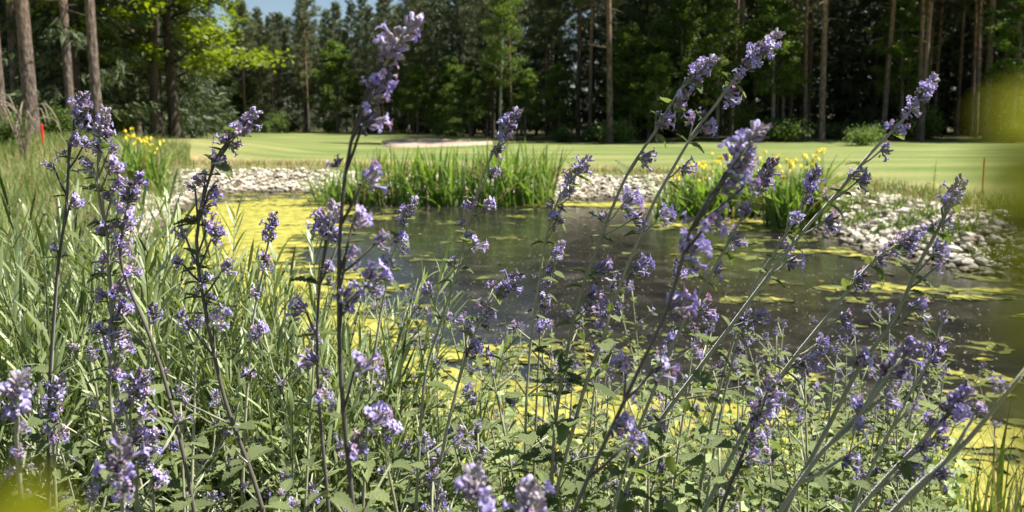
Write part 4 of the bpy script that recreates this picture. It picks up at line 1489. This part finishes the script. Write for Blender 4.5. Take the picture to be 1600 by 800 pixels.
# leafy shoots that fill the bank below the flower spikes
def proto_shoot(seed, h, nfl):
    r = random.Random(seed)
    root = thing("catmint_shoot", "leafy grey-green catmint shoot low on the near bank below the flower spikes", "catmint", (0, 0, 0), "leafy catmint shoots on the near bank")
    a = r.uniform(0, 6.28); lean = r.uniform(0.05, 0.25) * h
    pts = spline([Vector((0, 0, -0.03)), Vector((lean * 0.3 * math.cos(a), lean * 0.3 * math.sin(a), h * 0.5)), Vector((lean * math.cos(a), lean * math.sin(a), h))], 0.02)
    mb = MB()
    mb.tube(pts, [0.0022 * (1.05 - 0.55 * i / len(pts)) for i in range(len(pts))], 4)
    z = 0.12 * h; tog = r.uniform(0, 3)
    O = Vector((0, 0, 0))
    while z < h * 0.97:
        p = at_height(pts, z)
        t = z / h
        sz = 0.038 * (1.05 - 0.6 * t)
        for sg in (-1, 1):
            d = Vector((math.cos(tog) * sg, math.sin(tog) * sg, 0.05 + 0.35 * t))
            put_leaf(root, O, p, d + rvec(r) * 0.2, sz, r)
            if r.random() < 0.6 and t > 0.2:
                e = p + Vector((d.x, d.y, 0.9)).normalized() * r.uniform(0.03, 0.07)
                mb.tube([p, e], [0.0012, 0.0008], 4)
                for s2 in (-1, 1):
                    put_leaf(root, O, e, Vector((d.x + r.uniform(-1, 1), d.y + r.uniform(-1, 1), 0.2)), sz * 0.6, r)
                if r.random() < nfl:
                    put_cluster(root, O, e, Vector((d.x, d.y, 1)), 0.6, r, kind=BUDCL[r.randrange(3)], keep=0.8)
        tog += PI / 2
        z += r.uniform(0.035, 0.055)
    put_cluster(root, O, pts[-1], pts[-1] - pts[-3], 0.7, r, kind=SPIKES[r.randrange(4)], name="bud_spike")
    obj("stem", mb.mesh("stem", "stem_skin"), root)
    return root


PROTO = [proto_shoot(61, 0.40, 0.25), proto_shoot(62, 0.34, 0.2), proto_shoot(63, 0.46, 0.45), proto_shoot(64, 0.30, 0.0)]
for p in PROTO:
    index_kids(p)
r3 = random.Random(91)
spots = []
for _ in range(6000):
    if len(spots) >= 185:
        break
    y = 0.72 + 1.2 * r3.random() ** 1.5; px = r3.uniform(-40, 1500)
    x = (px - 800) / F_PX * y
    if px < 520 and y > 1.0:
        continue
    if 560 < px < 1020 and y > 0.95 and r3.random() < 0.6:
        continue
    if all((x - a) ** 2 + (y - b) ** 2 > 0.052 ** 2 for a, b, _ in spots):
        spots.append((x, y, px))
for _ in range(2000):
    if len(spots) >= 222:
        break
    y = r3.uniform(0.66, 1.0); px = r3.uniform(-30, 560)
    x = (px - 800) / F_PX * y
    if all((x - a) ** 2 + (y - b) ** 2 > 0.045 ** 2 for a, b, _ in spots):
        spots.append((x, y, px))
for k, (x, y, px) in enumerate(spots):
    p = PROTO[k % 4]
    o = p if k < 4 else copy_tree(p)
    z = H(x, y)
    s = r3.uniform(0.8, 1.12) * (1.12 if px < 560 else 1.0)
    near = min(HEROES, key=lambda h: abs(h[0] - px))
    o['label'] = 'leafy catmint shoot ' + ('front' if y < 1.05 else 'midway' if y < 1.5 else 'back') + ' on the bank, below the ' + near[1]
    # tops stay below the flower heads: about 0.3 m under the eye
    o.location = (x, y, z)
    o.rotation_euler = (r3.gauss(0, 0.08), r3.gauss(0, 0.08), r3.uniform(0, 6.28))
    o.scale = (s,) * 3

# leaves carpeting the soil under them
gc = MB()
r4 = random.Random(17)
base_leaf = LEAVES[2]
lv = [v.co.copy() for v in base_leaf.vertices]
cl_v = [(-0.3, 0.35, 0.05), (0, 0.0, 0), (0.3, 0.35, 0.05), (0.2, 0.8, 0.0), (0, 1, -0.1), (-0.2, 0.8, 0.0), (0, 0.5, -0.03)]
cl_f = [(1, 2, 6), (2, 3, 6), (3, 4, 6), (4, 5, 6), (5, 0, 6), (0, 1, 6)]
for _ in range(24000):
    y = 0.55 + 1.7 * r4.random() ** 1.2; px = r4.uniform(-150, 1540)
    x = (px - 800) / F_PX * y
    if px > 560 and y > 1.6:
        continue
    z = H(x, y) + abs(r4.gauss(0, 0.125)) * (1.0 if px > 540 else 0.8) + 0.01
    s = r4.uniform(0.011, 0.027)
    q = frame(Vector((r4.uniform(-1, 1), r4.uniform(-1, 1), r4.uniform(-0.3, 0.6))), Vector((r4.gauss(0, .5), r4.gauss(0, .5), 1)))
    M = Matrix.Translation((x, y, z)) @ q.to_matrix().to_4x4() @ Matrix.Scale(s, 4)
    gc.add([M @ Vector(v) for v in cl_v], cl_f)
struct("ground_cover_leaves", gc.mesh("ground_cover_leaves", "catmint_leaf"), 'stuff')
lt = MB()
for _ in range(5000):
    y = r4.uniform(0.4, 2.8); x = r4.uniform(-0.75, 0.72) * y
    z = H(x, y) + r4.uniform(0, 0.03); a = r4.uniform(0, PI); L = r4.uniform(0.02, 0.09)
    dx, dy = math.cos(a) * L, math.sin(a) * L
    k = r4.uniform(0.0006, 0.002)
    lt.add([(x, y, z), (x + k, y + k, z + k), (x + dx, y + dy, z + r4.uniform(0, 0.03))], [(0, 1, 2)])
struct("dry_litter", lt.mesh("dry_litter", "dry_blade", smooth=False), 'stuff')


# ------------------------------------------------------------------ lavender at the left
def lav_shoot(seed, h):
    r = random.Random(seed)
    mb = MB()
    b = r.uniform(-0.12, 0.12) * h
    pts = spline([Vector((0, 0, 0)), Vector((b * 0.3, 0, h * 0.5)), Vector((b, 0, h))], 0.05)
    mb.tube(pts, [0.0016 * (1.1 - 0.6 * i / len(pts)) for i in range(len(pts))], 4)
    z = h * 0.12; a = r.uniform(0, 3)
    while z < h:
        p = at_height(pts, z); t = z / h
        for sg in (0, 1):
            an = a + PI * sg + r.uniform(-0.3, 0.3)
            L = r.uniform(0.055, 0.088) * (1.0 - 0.35 * t ** 3)
            out = r.uniform(0.25, 0.75)
            d = Vector((math.cos(an) * out, math.sin(an) * out, 1.0)).normalized()
            s = d.cross(Vector((-math.sin(an), math.cos(an), 0)).cross(d)).normalized()
            s = Vector((-math.sin(an), math.cos(an), 0))
            o = Vector((math.cos(an), math.sin(an), 0))
            wd = r.uniform(0.0015, 0.0026)
            bend = r.uniform(-0.1, 0.35) * L
            rows = []
            for tt, ww in ((0, 0.5), (0.35, 1.0), (0.7, 0.85), (1.0, 0.1)):
                c = p + d * L * tt + o * bend * tt * tt - Vector((0, 0, bend * 0.6 * tt * tt))
                rows += [c - s * wd * ww, c - o * wd * 0.3 * ww, c + s * wd * ww]
            mb.add(rows, [(i * 3 + j, i * 3 + j + 1, i * 3 + j + 4, i * 3 + j + 3) for i in range(3) for j in range(2)])
        a += PI / 2 + r.uniform(-0.3, 0.3)
        z += r.uniform(0.014, 0.027)
    return mb.mesh("shoot", "lavender_leaf")


SHOOTS = [lav_shoot(k, h) for k, h in enumerate((0.42, 0.5, 0.36, 0.46, 0.54, 0.4))]


def bud_stalk(seed, h):
    r = random.Random(seed)
    mb = MB()
    pts = spline([Vector((0, 0, 0)), Vector((0.02, 0, h * 0.5)), Vector((0.07, 0, h))], 0.05)
    mb.tube(pts, [0.0011] * len(pts), 4)
    for k in range(9):
        p = at_height(pts, h * (0.72 + 0.28 * k / 9))
        bud(mb, p, Vector((r.uniform(-.4, .4), r.uniform(-.4, .4), 1)).normalized(), 0.006, 0.0024, 1)
    return mb.mesh("bud_stalk", ["lavender_leaf", "stem_dark"])


STALK = [bud_stalk(1, 0.62), bud_stalk(2, 0.58)]
LAV = [  # (pixel x, distance, number of shoots, scale, label)
 (-20, 1.15, 46, 1.05, "lavender bush at the left edge, closest one, below the leftmost catmint spike"),
 (70, 1.30, 48, 1.05, "narrow-leaved lavender bush under the leftmost catmint spike"),
 (180, 1.25, 44, 1.0, "narrow-leaved lavender bush behind the flower-thick left catmint spike"),
 (290, 1.25, 44, 0.95, "narrow-leaved lavender bush at the foot of the dark bending catmint stem"),
 (395, 1.20, 46, 0.95, "narrow-leaved lavender bush behind the slim half-hidden catmint spike"),
 (490, 1.20, 46, 0.95, "narrow-leaved lavender bush behind the tallest dark catmint stem"),
 (575, 1.25, 38, 0.9, "lavender bush at the right end of the row, blades leaning over the algae"),
 (20, 1.7, 44, 1.15, "back-row lavender bush at the left edge with the tallest upright blades"),
 (140, 1.75, 44, 1.1, "back-row lavender bush behind the second left catmint spike"),
 (250, 1.7, 40, 1.0, "back-row lavender bush in front of the stones at the pond's left corner"),
 (350, 1.6, 40, 0.95, "back-row lavender bush before the thick algae inlet"),
 (450, 1.55, 36, 0.9, "back-row lavender bush before the open algae left of the dark stem"),
]
for k, (px, d, n, s, lb) in enumerate(LAV):
    r = random.Random(800 + k)
    x = (px - 800) / F_PX * d
    t = thing("lavender_bush", lb, "lavender", (x, d, H(x, d)), "lavender bushes at the left")
    for i in range(n):
        a, q = r.uniform(0, 2 * PI), r.random() ** 0.5
        bx, by = 0.085 * q * math.cos(a), 0.10 * q * math.sin(a)
        o = obj("shoot", SHOOTS[r.randrange(6)], t, (bx, by, H(x + bx, d + by) - t.location.z - 0.02), None, s * r.uniform(0.88, 1.28))
        o.rotation_euler = (-q * math.sin(a) * 0.45 + r.gauss(0, 0.08), q * math.cos(a) * 0.45 + r.gauss(0, 0.08) + 0.05, r.uniform(0, 6.28))
    for i in range(2):
        if r.random() < 0.7:
            o = obj("bud_stalk", STALK[r.randrange(2)], t, (r.uniform(-.06, .06), r.uniform(-.06, .06), 0), None, s)
            o.rotation_euler = (r.gauss(0, 0.1), r.gauss(0.15, 0.1), r.uniform(-0.5, 0.5))


# ------------------------------------------------------------------ shrub twigs right in front of the lens, far out of focus
def broad_leaf_mesh(seed, mat):
    mb = MB(); n = 8; vs = []
    for k in range(n + 1):
        t = k / n
        wd = 0.30 * math.sin(PI * min(1, t * 0.96 + 0.04)) ** 0.8
        z = -0.25 * t * t
        for j in (-1, -0.5, 0, 0.5, 1):
            vs.append((wd * j, t, z + 0.12 * abs(j) * wd + 0.0))
    fs = [(k * 5 + j, k * 5 + j + 1, k * 5 + j + 6, k * 5 + j + 5) for k in range(n) for j in range(4)]
    mb.add(vs, fs)
    vs2 = [(v[0], v[1], v[2] - 0.008) for v in vs]
    mb.add(vs2, [tuple(reversed(f)) for f in fs])
    mb.tube([(0, -0.25, 0), (0, 0.0, 0)], [0.018, 0.014], 5)
    return mb.mesh("leaf", mat)


WL, WP, WS = broad_leaf_mesh(1, "willow_leaf"), broad_leaf_mesh(2, "pale_leaf"), broad_leaf_mesh(3, "willow_leaf_shaded")  # last one is the leaf with shade in its colour


def twig(label, stem_px, d, leaves, base_xy):
    pts = [P(px, py, d) for px, py in stem_px]
    z0 = H(*base_xy)
    base = Vector((base_xy[0], base_xy[1], z0))
    full = spline([base - Vector((0, 0, 0.03)), base.lerp(pts[0], 0.5) + Vector((0.01, 0, 0.02))] + pts, 0.02)
    t = thing("willow_twig", label, "twig", base, "out-of-focus twigs in front of the lens")
    m = MB(); m.tube([p - base for p in full], [0.0016 * (1.1 - 0.7 * i / len(full)) for i in range(len(full))], 6)
    obj("stem", m.mesh("stem", "stem_skin"), t)
    for (px, py, ex, ey, dd, me) in leaves:
        a, b = P(px, py, d), P(ex, ey, dd)
        v = b - a
        q = frame(v, (Vector((0.25, -0.45, 0.85))).normalized())
        obj("leaf", me, t, a - base, q, v.length)


twig("leafy willow twig at the right edge, yellow-green and completely blurred", [(1800, 1100), (1790, 600), (1770, 300), (1740, 60)], 0.026,
     [(1770, 190, 1560, 140, 0.026, WL), (1780, 270, 1535, 225, 0.025, WL), (1785, 360, 1535, 320, 0.025, WL), (1785, 440, 1545, 410, 0.026, WL), (1785, 530, 1540, 500, 0.027, WS), (1790, 640, 1545, 600, 0.028, WS), (1790, 720, 1570, 690, 0.027, WL), (1800, 900, 1640, 800, 0.026, WS)], (0.12, 0.10))
twig("leafy willow twig at the bottom left corner, yellow-green and completely blurred", [(-110, 1100), (-110, 960), (-100, 900)], 0.030,
     [(-110, 950, 120, 830, 0.028, WL), (-100, 880, 20, 750, 0.027, WL), (-110, 1060, 330, 880, 0.030, WL)], (-0.10, 0.08))


# a thin weed on the right bank and the arching dead shrub at the left
def weed(label, px, d, h, seed):
    r = random.Random(seed)
    x = px_xy(px, d)
    t = thing("tall_weed", label, "weed", (x, d, H(x, d)))
    m = MB(); m.tube([(0, 0, -0.05), (0.01, 0, h * 0.5), (0.03, 0, h)], [0.006, 0.005, 0.002], 5)
    obj("stem", m.mesh("stem", "iris_leaf"), t)
    for k in range(16):
        z = h * (0.15 + 0.8 * k / 16); a = k * 2.4
        o = obj("leaf", WL, t, (0.02 * z / h, 0, z), frame(Vector((math.cos(a), math.sin(a), 0.25))), r.uniform(0.08, 0.13) * (1.1 - 0.5 * k / 16))


weed("thin tall weed on the lawn edge above the right-hand stones", 1460, 11.6, 0.62, 3)
t = thing("dead_shrub", "arching bare brown twigs before the thick reddish pine trunk", "shrub", (px_xy(40, 18), 18, H(px_xy(40, 18), 18)))
r5 = random.Random(41)
for k in range(12):
    m = MB(); a = r5.uniform(-0.8, 0.8); L = r5.uniform(0.5, 1.1)
    m.tube(spline([Vector((0, 0, -0.05)), Vector((a * 0.4, r5.uniform(-.2, .2), L * 1.2)), Vector((a * 1.1, r5.uniform(-.3, .3), L * 1.4)), Vector((a * 1.6, r5.uniform(-.3, .3), L * 0.9))], 0.15), 0.012, 4)
    obj("twig", m.mesh("twig", "dead_twig"), t)

# things of one kind that stand in one spot are told apart by their order from the left
same = {}
for o in bpy.data.objects:
    if o.get('category') and o.get('group'):
        same.setdefault((o['group'], o['label']), []).append(o)
ORD = ("leftmost", "second from left", "third from left", "fourth from left", "fifth from left", "sixth from left", "seventh from left", "eighth from left", "ninth from left")
NUM = ("", "", "two", "three", "four", "five", "six", "seven", "eight", "nine")
for (g, lb), os_ in same.items():
    if 2 <= len(os_) <= 9:
        os_.sort(key=lambda q: q.location.x / max(0.1, q.location.y))
        for k, o in enumerate(os_):
            t = lb + ", " + ("rightmost" if k == len(os_) - 1 else ORD[k]) + " of " + NUM[len(os_)]
            if len(t.split()) <= 16:
                o['label'] = t

for o in bpy.data.objects:
    if o.get('category') and len(o['label'].split()) > 16:
        print("LONG LABEL", o['label'])
print("objects", len(bpy.data.objects))
